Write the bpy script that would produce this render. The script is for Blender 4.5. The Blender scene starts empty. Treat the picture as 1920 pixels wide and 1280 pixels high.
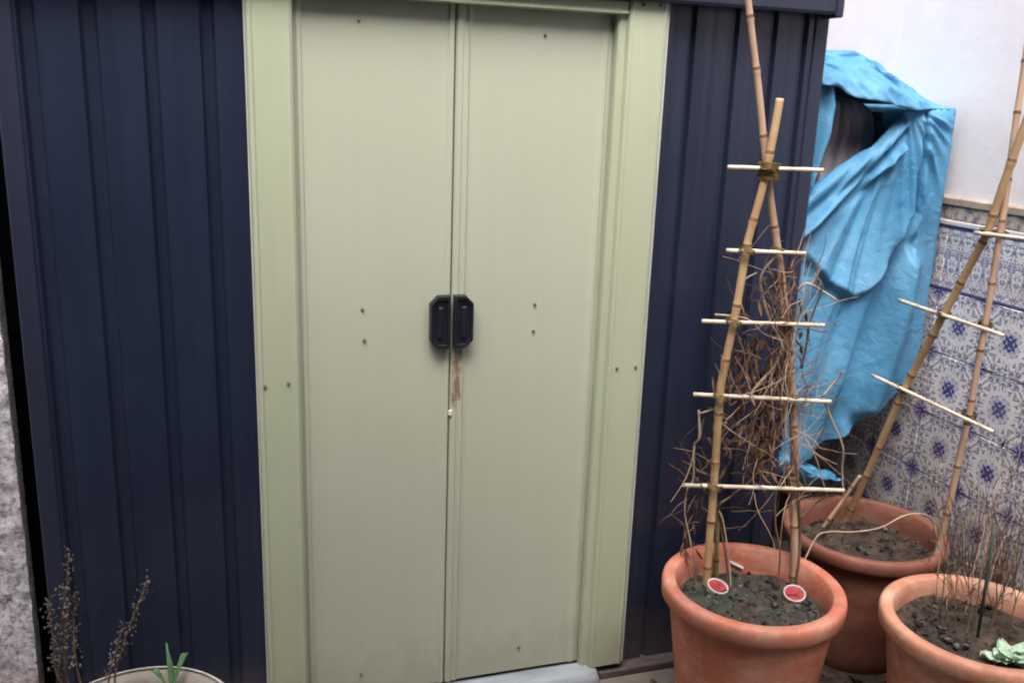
import bpy, bmesh, math, random
from mathutils import Vector, Matrix, noise

random.seed(7)
R = math.radians
scene = bpy.context.scene
COL = scene.collection

# ---------------------------------------------------------------- camera
cam_d = bpy.data.cameras.new("camera")
cam = bpy.data.objects.new("camera", cam_d)
COL.objects.link(cam)
cam_d.lens = 32.66
cam_d.sensor_width = 36.0
cam_d.clip_start = 0.02
cam_d.clip_end = 200.0
right = Vector((0.95221236, -0.30344662, 0.03481047))
up = Vector((0.04474878, 0.25133697, 0.96686466))
fwd = Vector((0.30214097, 0.91910276, -0.25290503))
M = Matrix.Identity(4)
for i in range(3):
    M[i][0], M[i][1], M[i][2] = right[i], up[i], -fwd[i]
M[0][3], M[1][3], M[2][3] = 0.0, -2.1812, 1.55
cam.matrix_world = M
scene.camera = cam

# ---------------------------------------------------------------- sky and sun (overcast)
SUN_EL, SUN_AZ = 62.0, 200.0          # azimuth clockwise from +Y
world = bpy.data.worlds.new("World")
scene.world = world
world.use_nodes = True
wt = world.node_tree
bg = wt.nodes["Background"]
sky = wt.nodes.new("ShaderNodeTexSky")
sky.sky_type = 'NISHITA'
sky.sun_disc = False
sky.sun_elevation = R(SUN_EL)
sky.sun_rotation = R(SUN_AZ)
sky.air_density = 0.4
sky.dust_density = 8.0
sky.ozone_density = 1.0
wt.links.new(sky.outputs[0], bg.inputs[0])
bg.inputs[1].default_value = 0.15
sun_d = bpy.data.lights.new("sun", 'SUN')
sun_d.energy = 1.1
sun_d.angle = R(50)
sun_d.color = (1.0, 0.995, 0.985)
sun = bpy.data.objects.new("sun", sun_d)
COL.objects.link(sun)
sd = Vector((math.sin(R(SUN_AZ)) * math.cos(R(SUN_EL)), math.cos(R(SUN_AZ)) * math.cos(R(SUN_EL)), math.sin(R(SUN_EL))))
sun.rotation_euler = sd.to_track_quat('Z', 'Y').to_euler()
sun.location = sd * 12

vs = scene.view_settings
scene.display_settings.display_device = 'sRGB'
vs.view_transform = 'Standard'
vs.look = 'None'
vs.gamma = 1.0
vs.use_curve_mapping = False
vs.exposure = 1.18
scene.render.engine = 'CYCLES'
scene.cycles.filter_width = 2.0
scene.cycles.max_bounces = 8

# ---------------------------------------------------------------- materials
def lin(r, g, b):
    def c(v):
        v /= 255.0
        return v / 12.92 if v <= 0.04045 else ((v + 0.055) / 1.055) ** 2.4
    return (c(r), c(g), c(b), 1.0)


class NT:
    def __init__(self, name):
        self.m = bpy.data.materials.new(name)
        self.m.use_nodes = True
        self.t = self.m.node_tree
        self.b = self.t.nodes["Principled BSDF"]
        self.tc = self.n("ShaderNodeTexCoord")

    def n(self, kind, **kw):
        x = self.t.nodes.new(kind)
        for k, v in kw.items():
            setattr(x, k, v)
        return x

    def l(self, a, b):
        self.t.links.new(a, b)

    def noise(self, scale, detail=4.0, rough=0.55, stretch=(1, 1, 1), vec=None, dist=0.0):
        mp = self.n("ShaderNodeMapping")
        mp.inputs["Scale"].default_value = stretch
        self.l(vec if vec is not None else self.tc.outputs["Object"], mp.inputs["Vector"])
        x = self.n("ShaderNodeTexNoise")
        x.inputs["Scale"].default_value = scale
        x.inputs["Detail"].default_value = detail
        x.inputs["Roughness"].default_value = rough
        x.inputs["Distortion"].default_value = dist
        self.l(mp.outputs[0], x.inputs["Vector"])
        return x.outputs["Fac"]

    def ramp(self, fac, stops, interp='LINEAR'):
        r = self.n("ShaderNodeValToRGB")
        r.color_ramp.interpolation = interp
        e = r.color_ramp.elements
        while len(e) > len(stops):
            e.remove(e[-1])
        while len(e) < len(stops):
            e.new(1.0)
        for el, (p, c) in zip(e, stops):
            el.position = p
            el.color = c if len(c) == 4 else (*c, 1)
        self.l(fac, r.inputs[0])
        return r.outputs[0]

    def math(self, op, a, b=None, c=None, clamp=False):
        x = self.n("ShaderNodeMath", operation=op, use_clamp=clamp)
        for i, v in enumerate((a, b, c)):
            if v is None:
                continue
            if isinstance(v, (int, float)):
                x.inputs[i].default_value = v
            else:
                self.l(v, x.inputs[i])
        return x.outputs[0]

    def mix(self, fac, a, b, mode='MIX'):
        x = self.n("ShaderNodeMix", data_type='RGBA', blend_type=mode)
        for s, v in ((x.inputs[0], fac), (x.inputs[6], a), (x.inputs[7], b)):
            if isinstance(v, (int, float)):
                s.default_value = v
            elif isinstance(v, tuple):
                s.default_value = v if len(v) == 4 else (*v, 1)
            else:
                self.l(v, s)
        return x.outputs[2]

    def bump(self, h, strength=0.3, dist=0.01):
        x = self.n("ShaderNodeBump")
        x.inputs["Strength"].default_value = strength
        x.inputs["Distance"].default_value = dist
        self.l(h, x.inputs["Height"])
        self.l(x.outputs[0], self.b.inputs["Normal"])

    def color(self, c):
        s = self.b.inputs["Base Color"]
        if isinstance(c, tuple):
            s.default_value = c if len(c) == 4 else (*c, 1)
        else:
            self.l(c, s)

    def set(self, rough=0.6, spec=0.5, metal=0.0):
        self.b.inputs["Roughness"].default_value = rough
        self.b.inputs["Specular IOR Level"].default_value = spec
        self.b.inputs["Metallic"].default_value = metal


def simple(name, c1, c2, scale=8, rough=0.7, spec=0.4, stretch=(1, 1, 1), bump=0.0, bdist=0.004, lo=0.3, hi=0.7, rnd=0.0, detail=5):
    m = NT(name)
    f = m.noise(scale, detail, 0.6, stretch)
    col = m.ramp(f, [(lo, c1), (hi, c2)])
    if rnd:
        oi = m.n("ShaderNodeObjectInfo")
        hsv = m.n("ShaderNodeHueSaturation")
        m.l(m.math('MULTIPLY_ADD', oi.outputs["Random"], rnd, 1 - rnd / 2), hsv.inputs["Value"])
        m.l(col, hsv.inputs["Color"])
        col = hsv.outputs[0]
    m.color(col)
    m.set(rough, spec)
    if bump:
        m.bump(m.noise(scale * 3, 6, 0.65, stretch), bump, bdist)
    return m.m


def painted_steel(name, c1, c2, rough, spec, smudge=None, rust=False):
    m = NT(name)
    streak = m.noise(6, 5, 0.6, (4, 4, 0.25))
    cloud = m.noise(2.2, 5, 0.6)
    col = m.ramp(m.math('MULTIPLY_ADD', streak, 0.55, m.math('MULTIPLY', cloud, 0.45)), [(0.3, c1), (0.7, c2)])
    if smudge:
        sp = m.noise(7, 6, 0.7, (1, 1, 0.7))
        col = m.mix(m.math('MULTIPLY', m.ramp(sp, [(0.60, (0, 0, 0)), (0.74, (1, 1, 1))]), 0.5), col, smudge)
    if rust:
        sx = m.n("ShaderNodeSeparateXYZ")
        m.l(m.tc.outputs["Object"], sx.inputs[0])
        dx = m.math('DIVIDE', m.math('SUBTRACT', sx.outputs[0], 0.571), 0.016)
        dz = m.math('DIVIDE', m.math('SUBTRACT', sx.outputs[2], 0.862), 0.095)
        r2 = m.math('ADD', m.math('POWER', m.math('ABSOLUTE', dx), 2), m.math('POWER', m.math('ABSOLUTE', dz), 4))
        nz = m.noise(55, 5, 0.75, (1, 1, 0.45))
        fac = m.math('SUBTRACT', m.math('MULTIPLY', nz, 2.1), m.math('MULTIPLY', r2, 0.75))
        fac = m.math('MULTIPLY', m.math('SUBTRACT', fac, 0.58), 2.6, clamp=True)
        col = m.mix(m.math('MULTIPLY', fac, 0.85), col, m.ramp(m.noise(70, 3), [(0.4, lin(116, 86, 66)), (0.65, lin(176, 146, 122))]))
    so = m.n("ShaderNodeSeparateXYZ")
    m.l(m.tc.outputs["Object"], so.inputs[0])
    spl = m.math('SUBTRACT', m.math('MULTIPLY', m.noise(18, 6, 0.75, (1, 1, 0.7)), 0.34), m.math('ADD', so.outputs[2], 0.02))
    col = m.mix(m.math('MULTIPLY', m.math('MULTIPLY', spl, 7.0, clamp=True), 0.28), col, lin(126, 112, 98))
    m.color(col)
    m.set(rough, spec)
    m.bump(m.math('ADD', m.noise(3, 3, 0.5, (1, 1, 0.4)), m.math('MULTIPLY', m.noise(160, 3), 0.03)), 0.45, 0.018)
    return m.m


MAT = {}
MAT['door'] = painted_steel("sage_door_paint", lin(182, 189, 169), lin(187, 194, 176), 0.5, 0.35, rust=True)
MAT['jamb'] = painted_steel("sage_frame_paint", lin(174, 184, 158), lin(183, 192, 167), 0.5, 0.4, smudge=lin(164, 178, 138))
MAT['slate'] = painted_steel("slate_blue_sheet", lin(26, 35, 56), lin(40, 49, 70), 0.34, 0.6, smudge=lin(66, 68, 78))
MAT['fascia'] = painted_steel("slate_trim", lin(36, 42, 62), lin(46, 51, 70), 0.4, 0.5)
MAT['handle'] = simple("black_plastic", (0.008, 0.009, 0.016), (0.016, 0.017, 0.03), 40, 0.45, 0.5)
MAT['black'] = simple("gap_shade_black", (0.004, 0.005, 0.007), (0.010, 0.011, 0.014), 40, 0.9, 0.1)  # near-black colour standing in for the shade in the gap
MAT['zinc'] = simple("zinc_rail", lin(120, 130, 140), lin(150, 158, 166), 14, 0.42, 0.5, (0.5, 4, 4), 0.1)
MAT['edge'] = simple("bare_grey_edge", lin(178, 180, 180), lin(206, 208, 206), 14, 0.5, 0.5, (1, 1, 0.3))
MAT['screw'] = simple("dull_screw", (0.10, 0.10, 0.085), (0.20, 0.19, 0.16), 60, 0.5, 0.5)
MAT['base'] = simple("rusty_base_rail", (0.055, 0.045, 0.05), (0.15, 0.115, 0.115), 14, 0.7, 0.3, (1, 4, 4), 0.2)
MAT['chip'] = simple("pale_plug", lin(220, 220, 212), lin(235, 235, 228), 30, 0.6)

m = NT("white_plaster")
c = m.ramp(m.noise(2.3, 6, 0.6), [(0.3, lin(236, 231, 233)), (0.6, lin(247, 243, 243))])
c = m.mix(m.math('MULTIPLY', m.ramp(m.noise(3.5, 5, 0.6, (1, 2.2, 0.5)), [(0.52, (0, 0, 0)), (0.75, (1, 1, 1))]), 0.35), c, lin(226, 212, 196))
m.color(c)
m.set(0.85, 0.2)
m.bump(m.noise(28, 6, 0.65), 0.25, 0.006)
MAT['plaster'] = m.m
MAT['cement'] = simple("grey_cement_render", (0.12, 0.12, 0.12), (0.18, 0.18, 0.178), 2.5, 0.9, 0.2, bump=0.4, bdist=0.01)
MAT['grout'] = simple("tile_grout", lin(150, 148, 150), lin(178, 176, 178), 20, 0.9, 0.2, bump=0.3)
MAT['listel'] = simple("white_listel", lin(214, 210, 212), lin(232, 228, 230), 12, 0.35, 0.5)
MAT['ledge'] = simple("worn_ledge", lin(150, 128, 112), lin(196, 180, 166), 14, 0.8, 0.3, bump=0.3)


def azulejo(name, mode):
    """white glazed tile with a folded (mirror symmetric) cobalt drawing printed on it"""
    m = NT(name)
    sx = m.n("ShaderNodeSeparateXYZ")
    m.l(m.tc.outputs["Object"], sx.inputs[0])
    u, v = sx.outputs[1], sx.outputs[2]
    au, av = m.math('ABSOLUTE', u), m.math('ABSOLUTE', v)
    if mode == 'field':
        a, b = m.math('MINIMUM', au, av), m.math('MAXIMUM', au, av)
        dom = m.math('SQRT', m.math('ADD', m.math('MULTIPLY', u, u), m.math('MULTIPLY', v, v)))
        cu, cv = m.math('SUBTRACT', 0.0975, au), m.math('SUBTRACT', 0.0975, av)
        dcor = m.math('SQRT', m.math('ADD', m.math('MULTIPLY', cu, cu), m.math('MULTIPLY', cv, cv)))
    else:
        a = m.math('PINGPONG', m.math('ADD', u, 0.5), 0.0245)
        b = v
        dom = m.math('ABSOLUTE', m.math('SUBTRACT', av, 0.05))
        dcor = m.math('SUBTRACT', 0.0975, av)
    cx = m.n("ShaderNodeCombineXYZ")
    m.l(a, cx.inputs[0])
    m.l(b, cx.inputs[1])
    off = 3.7 if mode == 'field' else 9.1
    cx.inputs[2].default_value = off
    sc = 40 if mode == 'field' else 60
    n1 = m.noise(sc, 2.0, 0.5, vec=cx.outputs[0], dist=0.9)
    scroll = m.math('ABSOLUTE', m.math('SUBTRACT', n1, 0.5))
    line = m.ramp(scroll, [(0.025, (1, 1, 1)), (0.05, (0, 0, 0))])
    fill = m.ramp(m.noise(sc * 0.75, 1.0, 0.5, vec=cx.outputs[0]), [(0.55, (0, 0, 0)), (0.59, (1, 1, 1))])
    ang = m.math('ARCTAN2', u, v)
    pet = m.math('MULTIPLY_ADD', m.math('COSINE', m.math('MULTIPLY', ang, 8.0 if mode == 'field' else 1.0)), 0.006, 0.026)
    if mode == 'field':
        ros = m.math('MULTIPLY', m.math('LESS_THAN', dom, pet), m.math('GREATER_THAN', m.noise(95, 1.0, 0.5, vec=cx.outputs[0]), 0.46))
        core = m.math('LESS_THAN', dom, 0.010)
        corner = m.math('LESS_THAN', dcor, 0.004)
        cdot = m.math('LESS_THAN', dcor, m.math('MULTIPLY_ADD', m.math('COSINE', m.math('MULTIPLY', m.math('ARCTAN2', cu, cv), 8.0)), 0.008, 0.020))
        dark = m.math('MAXIMUM', m.math('MAXIMUM', ros, core), m.math('MAXIMUM', corner, cdot))
        dark = m.math('MULTIPLY', dark, 0.95)
        clear = m.math('LESS_THAN', m.math('ABSOLUTE', m.math('SUBTRACT', dom, 0.050)), 0.006)
        inkl = m.math('MULTIPLY', m.math('SUBTRACT', 1.0, clear), 0.8)
    else:
        dark = m.math('MULTIPLY', m.math('LESS_THAN', dcor, 0.010), 0.9)
        inkl = 0.85
    base = m.ramp(m.noise(9, 3), [(0.3, lin(232, 231, 233)), (0.7, lin(244, 243, 244))])
    c = m.mix(m.math('MULTIPLY', fill, 0.36), base, lin(96, 104, 184))
    c = m.mix(m.math('MULTIPLY', line, inkl), c, lin(62, 64, 120))
    c = m.mix(dark, c, lin(44, 46, 128))
    # worn, dusty glaze
    geo = m.n("ShaderNodeNewGeometry")
    dirt = m.ramp(m.noise(6, 6, 0.7, vec=geo.outputs["Position"]), [(0.42, (0, 0, 0)), (0.72, (1, 1, 1))])
    c = m.mix(m.math('MULTIPLY', dirt, 0.38), c, lin(158, 148, 140))
    sz = m.n("ShaderNodeSeparateXYZ")
    m.l(geo.outputs["Position"], sz.inputs[0])
    damp = m.math('MULTIPLY', m.math('SUBTRACT', m.math('MULTIPLY_ADD', m.noise(7, 6, 0.7, vec=geo.outputs["Position"]), 1.1, 0.0), sz.outputs[2]), 2.2, clamp=True)
    c = m.mix(m.math('MULTIPLY', damp, 0.55), c, lin(104, 92, 84))
    c = m.mix(m.math('MULTIPLY', m.ramp(m.noise(120, 4, 0.7, vec=geo.outputs["Position"]), [(0.5, (0, 0, 0)), (0.7, (1, 1, 1))]), 0.22), c, lin(70, 68, 92))
    oi = m.n("ShaderNodeObjectInfo")
    hs = m.n("ShaderNodeHueSaturation")
    m.l(m.math('MULTIPLY_ADD', oi.outputs["Random"], 0.16, 0.92), hs.inputs["Value"])
    m.l(c, hs.inputs["Color"])
    m.color(hs.outputs[0])
    m.set(0.28, 0.5)
    m.bump(m.noise(30, 3), 0.12, 0.004)
    return m.m


MAT['tile'] = azulejo("cobalt_field_tile", 'field')
MAT['tile_border'] = azulejo("cobalt_border_tile", 'border')
MAT['tile_top'] = simple("mottled_top_tile", lin(206, 198, 176), lin(132, 112, 132), 48, 0.35, 0.5, lo=0.42, hi=0.60)

m = NT("blue_tarp")
f = m.noise(5, 6, 0.6)
c = m.ramp(f, [(0.3, lin(64, 130, 174)), (0.7, lin(94, 156, 194))])
dust = m.ramp(m.noise(3.2, 6, 0.68), [(0.45, (0, 0, 0)), (0.8, (1, 1, 1))])
c = m.mix(m.math('MULTIPLY', dust, 0.5), c, lin(118, 154, 182))
m.color(c)
m.set(0.55, 0.3)
rg = m.math('ABSOLUTE', m.math('SUBTRACT', m.noise(13, 3, 0.5, dist=0.6), 0.5))
rg2 = m.math('ABSOLUTE', m.math('SUBTRACT', m.noise(34, 2, 0.5, dist=0.4), 0.5))
m.bump(m.math('ADD', m.math('MULTIPLY', rg, 2.0), m.math('MULTIPLY', rg2, 0.7)), 0.45, 0.009)
MAT['tarp'] = m.m


def clay(name, c1, c2, chalk, amt):
    m = NT(name)
    c = m.ramp(m.noise(5, 6, 0.65), [(0.3, c1), (0.7, c2)])
    d = m.ramp(m.noise(9, 7, 0.7, (1, 1, 1.4)), [(0.45, (0, 0, 0)), (0.72, (1, 1, 1))])
    c = m.mix(m.math('MULTIPLY', d, amt), c, chalk)
    sc_ = m.ramp(m.noise(34, 6, 0.75, (1, 1, 0.6), dist=0.8), [(0.60, (0, 0, 0)), (0.70, (1, 1, 1))])
    c = m.mix(m.math('MULTIPLY', sc_, 0.6), c, chalk)
    al = m.ramp(m.noise(4.5, 6, 0.7, (1, 1, 2.0)), [(0.54, (0, 0, 0)), (0.72, (1, 1, 1))])
    c = m.mix(m.math('MULTIPLY', al, 0.5), c, lin(92, 70, 56))
    m.color(c)
    m.set(0.62, 0.35)
    m.bump(m.noise(70, 5, 0.65), 0.25, 0.003)
    return m.m


MAT['pot_orange'] = clay("orange_terracotta", lin(182, 104, 82), lin(202, 126, 102), lin(210, 176, 158), 0.7)
MAT['pot_brown'] = clay("brown_terracotta", lin(112, 68, 55), lin(140, 90, 74), lin(156, 128, 114), 0.5)
MAT['pot_pale'] = clay("pale_terracotta", lin(186, 126, 100), lin(208, 150, 124), lin(226, 196, 176), 0.75)
MAT['pot_cream'] = clay("cream_pot", lin(196, 190, 180), lin(214, 208, 200), lin(150, 146, 128), 0.5)
MAT['soil'] = simple("dark_soil", (0.018, 0.015, 0.013), (0.115, 0.085, 0.066), 26, 0.95, 0.2, bump=0.8, bdist=0.012)
MAT['soil_moss'] = simple("mossy_soil", (0.028, 0.034, 0.026), (0.085, 0.082, 0.066), 22, 0.95, 0.2, bump=0.8, bdist=0.012)
m = NT("mossy_soil_patches")
c = m.ramp(m.noise(24, 6, 0.7), [(0.3, (0.022, 0.020, 0.017)), (0.7, (0.125, 0.105, 0.085))])
c = m.mix(m.ramp(m.noise(13, 4, 0.6), [(0.50, (0, 0, 0)), (0.62, (0.8, 0.8, 0.8))]), c, (0.045, 0.080, 0.055))
c = m.mix(m.ramp(m.noise(60, 3, 0.6), [(0.64, (0, 0, 0)), (0.70, (1, 1, 1))]), c, (0.22, 0.20, 0.19))
m.color(c)
m.set(0.95, 0.2)
m.bump(m.noise(60, 6, 0.7), 0.9, 0.014)
MAT['soil_moss'] = m.m
MAT['clod'] = simple("soil_crumb", (0.018, 0.018, 0.018), (0.22, 0.21, 0.20), 55, 0.95, 0.2, lo=0.48, hi=0.78)
MAT['bamboo'] = simple("bamboo_cane", lin(164, 132, 94), lin(200, 172, 132), 7, 0.5, 0.4, (1, 1, 0.6), 0.15, rnd=0.15)
MAT['node'] = simple("cane_node", lin(92, 66, 46), lin(140, 108, 78), 60, 0.7, 0.2)
MAT['bamboo_pink'] = simple("weathered_cane", lin(162, 132, 112), lin(200, 172, 148), 7, 0.55, 0.4, (1, 1, 0.6), 0.15)
MAT['bamboo_green'] = simple("green_cane", lin(116, 118, 86), lin(150, 146, 106), 9, 0.6, 0.3)
MAT['batten'] = simple("pale_split_cane", lin(178, 164, 142), lin(230, 224, 210), 22, 0.6, 0.3)
MAT['tie'] = simple("raffia_tie", lin(84, 74, 44), lin(124, 106, 66), 60, 0.8, 0.2)
MAT['twig'] = simple("dry_twig", lin(146, 126, 110), lin(192, 172, 154), 12, 0.85, 0.2, rnd=0.3)
MAT['straw'] = simple("straw_stem", lin(150, 124, 102), lin(196, 170, 146), 12, 0.85, 0.2)
MAT['twig_dark'] = simple("dark_dry_twig", lin(84, 67, 55), lin(134, 111, 93), 12, 0.9, 0.2, rnd=0.3)
MAT['deadleaf'] = simple("dead_leaf", lin(78, 58, 48), lin(128, 100, 82), 14, 0.85, 0.2)
MAT['seed'] = simple("dry_seed_head", lin(64, 58, 56), lin(132, 124, 122), 30, 0.9, 0.2)
MAT['green'] = simple("green_shoot", lin(78, 122, 84), lin(126, 166, 122), 60, 0.6, 0.4)
MAT['mint'] = simple("pale_mint_leaf", lin(128, 168, 136), lin(196, 214, 196), 26, 0.7, 0.3, bump=0.3)
MAT['stake'] = simple("dark_green_stake", lin(44, 66, 54), lin(66, 88, 74), 20, 0.5, 0.4)
MAT['red'] = simple("red_plastic", lin(132, 36, 44), lin(168, 66, 70), 30, 0.5, 0.4)
MAT['white'] = simple("white_plastic", lin(176, 168, 168), lin(208, 202, 202), 30, 0.5, 0.4)
MAT['board'] = simple("weathered_board", lin(140, 128, 128), lin(200, 186, 184), 7, 0.85, 0.2, (6, 6, 0.4), 0.4, rnd=0.3)
MAT['bundle'] = simple("grey_crumpled_plastic", lin(150, 136, 140), lin(240, 232, 238), 9, 0.45, 0.5, (3, 3, 0.5), 0.4)
MAT['rack'] = simple("dark_timber", lin(52, 44, 44), lin(84, 70, 66), 8, 0.85, 0.2, (5, 5, 0.5), 0.3)
MAT['litter'] = simple("leaf_litter", lin(62, 46, 42), lin(128, 104, 92), 9, 0.9, 0.2)
MAT['floor'] = simple("dusty_paving", lin(96, 90, 86), lin(124, 117, 110), 5, 0.9, 0.2, bump=0.4, lo=0.35, hi=0.68)

m = NT("rough_stone_render")
c = m.ramp(m.noise(70, 6, 0.75), [(0.38, lin(120, 118, 130)), (0.5, lin(206, 204, 214)), (0.66, lin(240, 238, 244))])
br = m.ramp(m.noise(4.5, 5, 0.6, (1, 1, 0.8)), [(0.5, (0, 0, 0)), (0.64, (1, 1, 1))])
c = m.mix(m.math('MULTIPLY', br, 0.6), c, lin(168, 138, 124))
m.color(c)
m.set(0.95, 0.15)
m.bump(m.noise(110, 6, 0.8), 0.7, 0.008)
MAT['rough'] = m.m


# ---------------------------------------------------------------- helpers
def link(name, me, parent=None, mat=None):
    o = bpy.data.objects.new(name, me)
    COL.objects.link(o)
    if parent is not None:
        o.parent = parent
    if mat is not None and me is not None and not me.materials:
        me.materials.append(MAT[mat] if isinstance(mat, str) else mat)
    return o


def thing(name, label, cat, loc=(0, 0, 0), group=None):
    o = bpy.data.objects.new(name, None)
    COL.objects.link(o)
    o.location = loc
    o.empty_display_size = 0.1
    tag(o, label, cat, group)
    return o


def tag(o, label=None, cat=None, group=None, kind=None):
    if label:
        o['label'] = label
    if cat:
        o['category'] = cat
    if group:
        o['group'] = group
    if kind:
        o['kind'] = kind
    return o


def part(name, me, parent, mat):
    """geometry is given in world coordinates; the part keeps them under its parent"""
    o = link(name, me, parent, mat)
    o.location = -parent.location if parent.parent is None else -(parent.location + parent.parent.location)
    return o


def bm_mesh(bm, name, smooth=False):
    me = bpy.data.meshes.new(name)
    bm.normal_update()
    bm.to_mesh(me)
    bm.free()
    if smooth:
        for p in me.polygons:
            p.use_smooth = True
    return me


def add_box(bm, x0, x1, y0, y1, z0, z1, bevel=0.0, seg=1):
    r = bmesh.ops.create_cube(bm, size=1.0)
    vs_ = r['verts']
    for v in vs_:
        v.co = Vector(((x0 + x1) / 2 + v.co.x * (x1 - x0), (y0 + y1) / 2 + v.co.y * (y1 - y0), (z0 + z1) / 2 + v.co.z * (z1 - z0)))
    if bevel:
        es = list({e for v in vs_ for e in v.link_edges})
        bmesh.ops.bevel(bm, geom=es, offset=bevel, segments=seg, affect='EDGES', profile=0.5)
    return vs_


def box(name, x0, x1, y0, y1, z0, z1, bevel=0.0, seg=1):
    bm = bmesh.new()
    add_box(bm, x0, x1, y0, y1, z0, z1, bevel, seg)
    return bm_mesh(bm, name)


def smooth_path(pts, sub=4):
    pts = [Vector(p) for p in pts]
    if len(pts) < 3:
        return pts
    out = []
    n = len(pts)
    for i in range(n - 1):
        p0, p1, p2, p3 = pts[max(i - 1, 0)], pts[i], pts[i + 1], pts[min(i + 2, n - 1)]
        for k in range(sub):
            t = k / sub
            out.append(0.5 * ((2 * p1) + (p2 - p0) * t + (2 * p0 - 5 * p1 + 4 * p2 - p3) * t * t + (3 * p1 - p0 - 3 * p2 + p3) * t ** 3))
    out.append(pts[-1])
    return out


def add_tube(bm, pts, rad, seg=6, cap=True):
    pts = [Vector(p) for p in pts]
    if not isinstance(rad, (list, tuple)):
        rad = [rad] * len(pts)
    rings = []
    ref = Vector((0.31, 0.87, 0.38)).normalized()
    for i, p in enumerate(pts):
        d = (pts[min(i + 1, len(pts) - 1)] - pts[max(i - 1, 0)]).normalized()
        a = d.cross(ref)
        if a.length < 1e-3:
            a = d.cross(Vector((1, 0, 0)))
        a.normalize()
        b = d.cross(a)
        rings.append([bm.verts.new(p + (a * math.cos(2 * math.pi * k / seg) + b * math.sin(2 * math.pi * k / seg)) * rad[i]) for k in range(seg)])
    for i in range(len(rings) - 1):
        for k in range(seg):
            bm.faces.new((rings[i][k], rings[i][(k + 1) % seg], rings[i + 1][(k + 1) % seg], rings[i + 1][k]))
    if cap:
        bm.faces.new(rings[0][::-1])
        bm.faces.new(rings[-1])


def tube(name, pts, rad, seg=6, marks=None):
    bm = bmesh.new()
    add_tube(bm, pts, rad, seg)
    if marks:
        bm.faces.ensure_lookup_table()
        for i in marks:
            for k in range(seg):
                if i * seg + k < len(bm.faces) - 2:
                    bm.faces[i * seg + k].material_index = 1
    return bm_mesh(bm, name, True)


def lathe(name, cx, cy, prof, seg=64, wob=0.0):
    bm = bmesh.new()
    rings = []
    for (r, z) in prof:
        ring = []
        for k in range(seg):
            a = 2 * math.pi * k / seg
            rr = r * (1 + wob * (noise.noise(Vector((math.cos(a) * 1.3, math.sin(a) * 1.3, z * 2 + cx)))))
            ring.append(bm.verts.new((cx + rr * math.cos(a), cy + rr * math.sin(a), z)))
        rings.append(ring)
    for i in range(len(rings) - 1):
        for k in range(seg):
            bm.faces.new((rings[i][k], rings[i][(k + 1) % seg], rings[i + 1][(k + 1) % seg], rings[i + 1][k]))
    bm.faces.new(rings[0])
    return bm_mesh(bm, name, True)


def cane_path(p0, p1, r0, r1, sway=0.006, step=0.02, seed=0):
    """bamboo: slight sway and swollen nodes about every 13 cm"""
    rnd = random.Random(seed)
    p0, p1 = Vector(p0), Vector(p1)
    L = (p1 - p0).length
    n = max(4, int(L / step))
    nodes, z = [], rnd.uniform(0.03, 0.1)
    while z < L:
        nodes.append(z)
        z += rnd.uniform(0.11, 0.17)
    pts, rad = [], []
    for i in range(n + 1):
        t = i / n
        s = t * L
        off = Vector((noise.noise(Vector((s * 2.2, seed, 0))), noise.noise(Vector((s * 2.2, seed, 5))), 0)) * sway * math.sin(math.pi * min(1, t * 1.0))
        r = r0 + (r1 - r0) * t
        near = min((abs(s - q) for q in nodes), default=1)
        r *= 1 + 0.20 * math.exp(-(near / 0.008) ** 2)
        pts.append(p0.lerp(p1, t) + off)
        rad.append(r)
    return pts, rad


def poly_cane(name, pl, r0, r1, parent, mat, seed):
    pl = [Vector(p) for p in pl]
    tot = sum((pl[i + 1] - pl[i]).length for i in range(len(pl) - 1))
    pts, rad, run = [], [], 0
    for i in range(len(pl) - 1):
        L = (pl[i + 1] - pl[i]).length
        a = r0 + (r1 - r0) * run / tot
        run += L
        b = r0 + (r1 - r0) * run / tot
        q, rr = cane_path(pl[i], pl[i + 1], a, b, 0.004, 0.008, seed + i)
        if i:
            q, rr = q[1:], rr[1:]
        pts += q
        rad += rr
    base = [r0 + (r1 - r0) * i / (len(rad) - 1) for i in range(len(rad))]
    marks = [i for i in range(1, len(rad) - 1) if rad[i] > base[i] * 1.06 and rad[i] >= rad[i - 1] and rad[i] >= rad[i + 1]]
    o = part(name, tube(name, pts, rad, 10, marks), parent, mat)
    o.data.materials.append(MAT['node'])
    return o


# ================================================================ SETTING
GZ = -0.06
bm = bmesh.new()
bmesh.ops.create_grid(bm, x_segments=90, y_segments=90, size=5.0)
for v in bm.verts:
    v.co.z = GZ + 0.004 * noise.noise(v.co * 3.1)
    v.co.x += 0.6
    v.co.y -= 0.6
tag(link("patio_floor", bm_mesh(bm, "patio_floor"), None, 'floor'), kind='structure')

# ---------------------------------------------------------------- right hand wall, tiled dado
WX = 2.12
wall = thing("patio_wall", "white plastered patio wall with a blue and white patterned tile dado on the right", "wall", (WX, 0, GZ))
bm = bmesh.new()
add_box(bm, WX + 0.004, WX + 0.2, -4.0, 2.0, GZ, 1.225)
part("tile_bed", bm_mesh(bm, "tile_bed"), wall, 'grout')
bm = bmesh.new()
add_box(bm, WX + 0.0, WX + 0.2, -4.0, 2.0, 1.31, 2.75)
part("plaster", bm_mesh(bm, "plaster"), wall, 'plaster')
bm = bmesh.new()
add_box(bm, WX - 0.012, WX + 0.2, -4.0, 2.0, 1.285, 1.31, 0.004)
part("ledge", bm_mesh(bm, "ledge"), wall, 'ledge')
bm = bmesh.new()
add_box(bm, WX - 0.010, WX + 0.19, -4.0, 2.0, 1.226, 1.243, 0.004, 2)
part("listel", bm_mesh(bm, "listel"), wall, 'listel')
P_T = 0.195
TH = 0.1935 / 2


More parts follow.
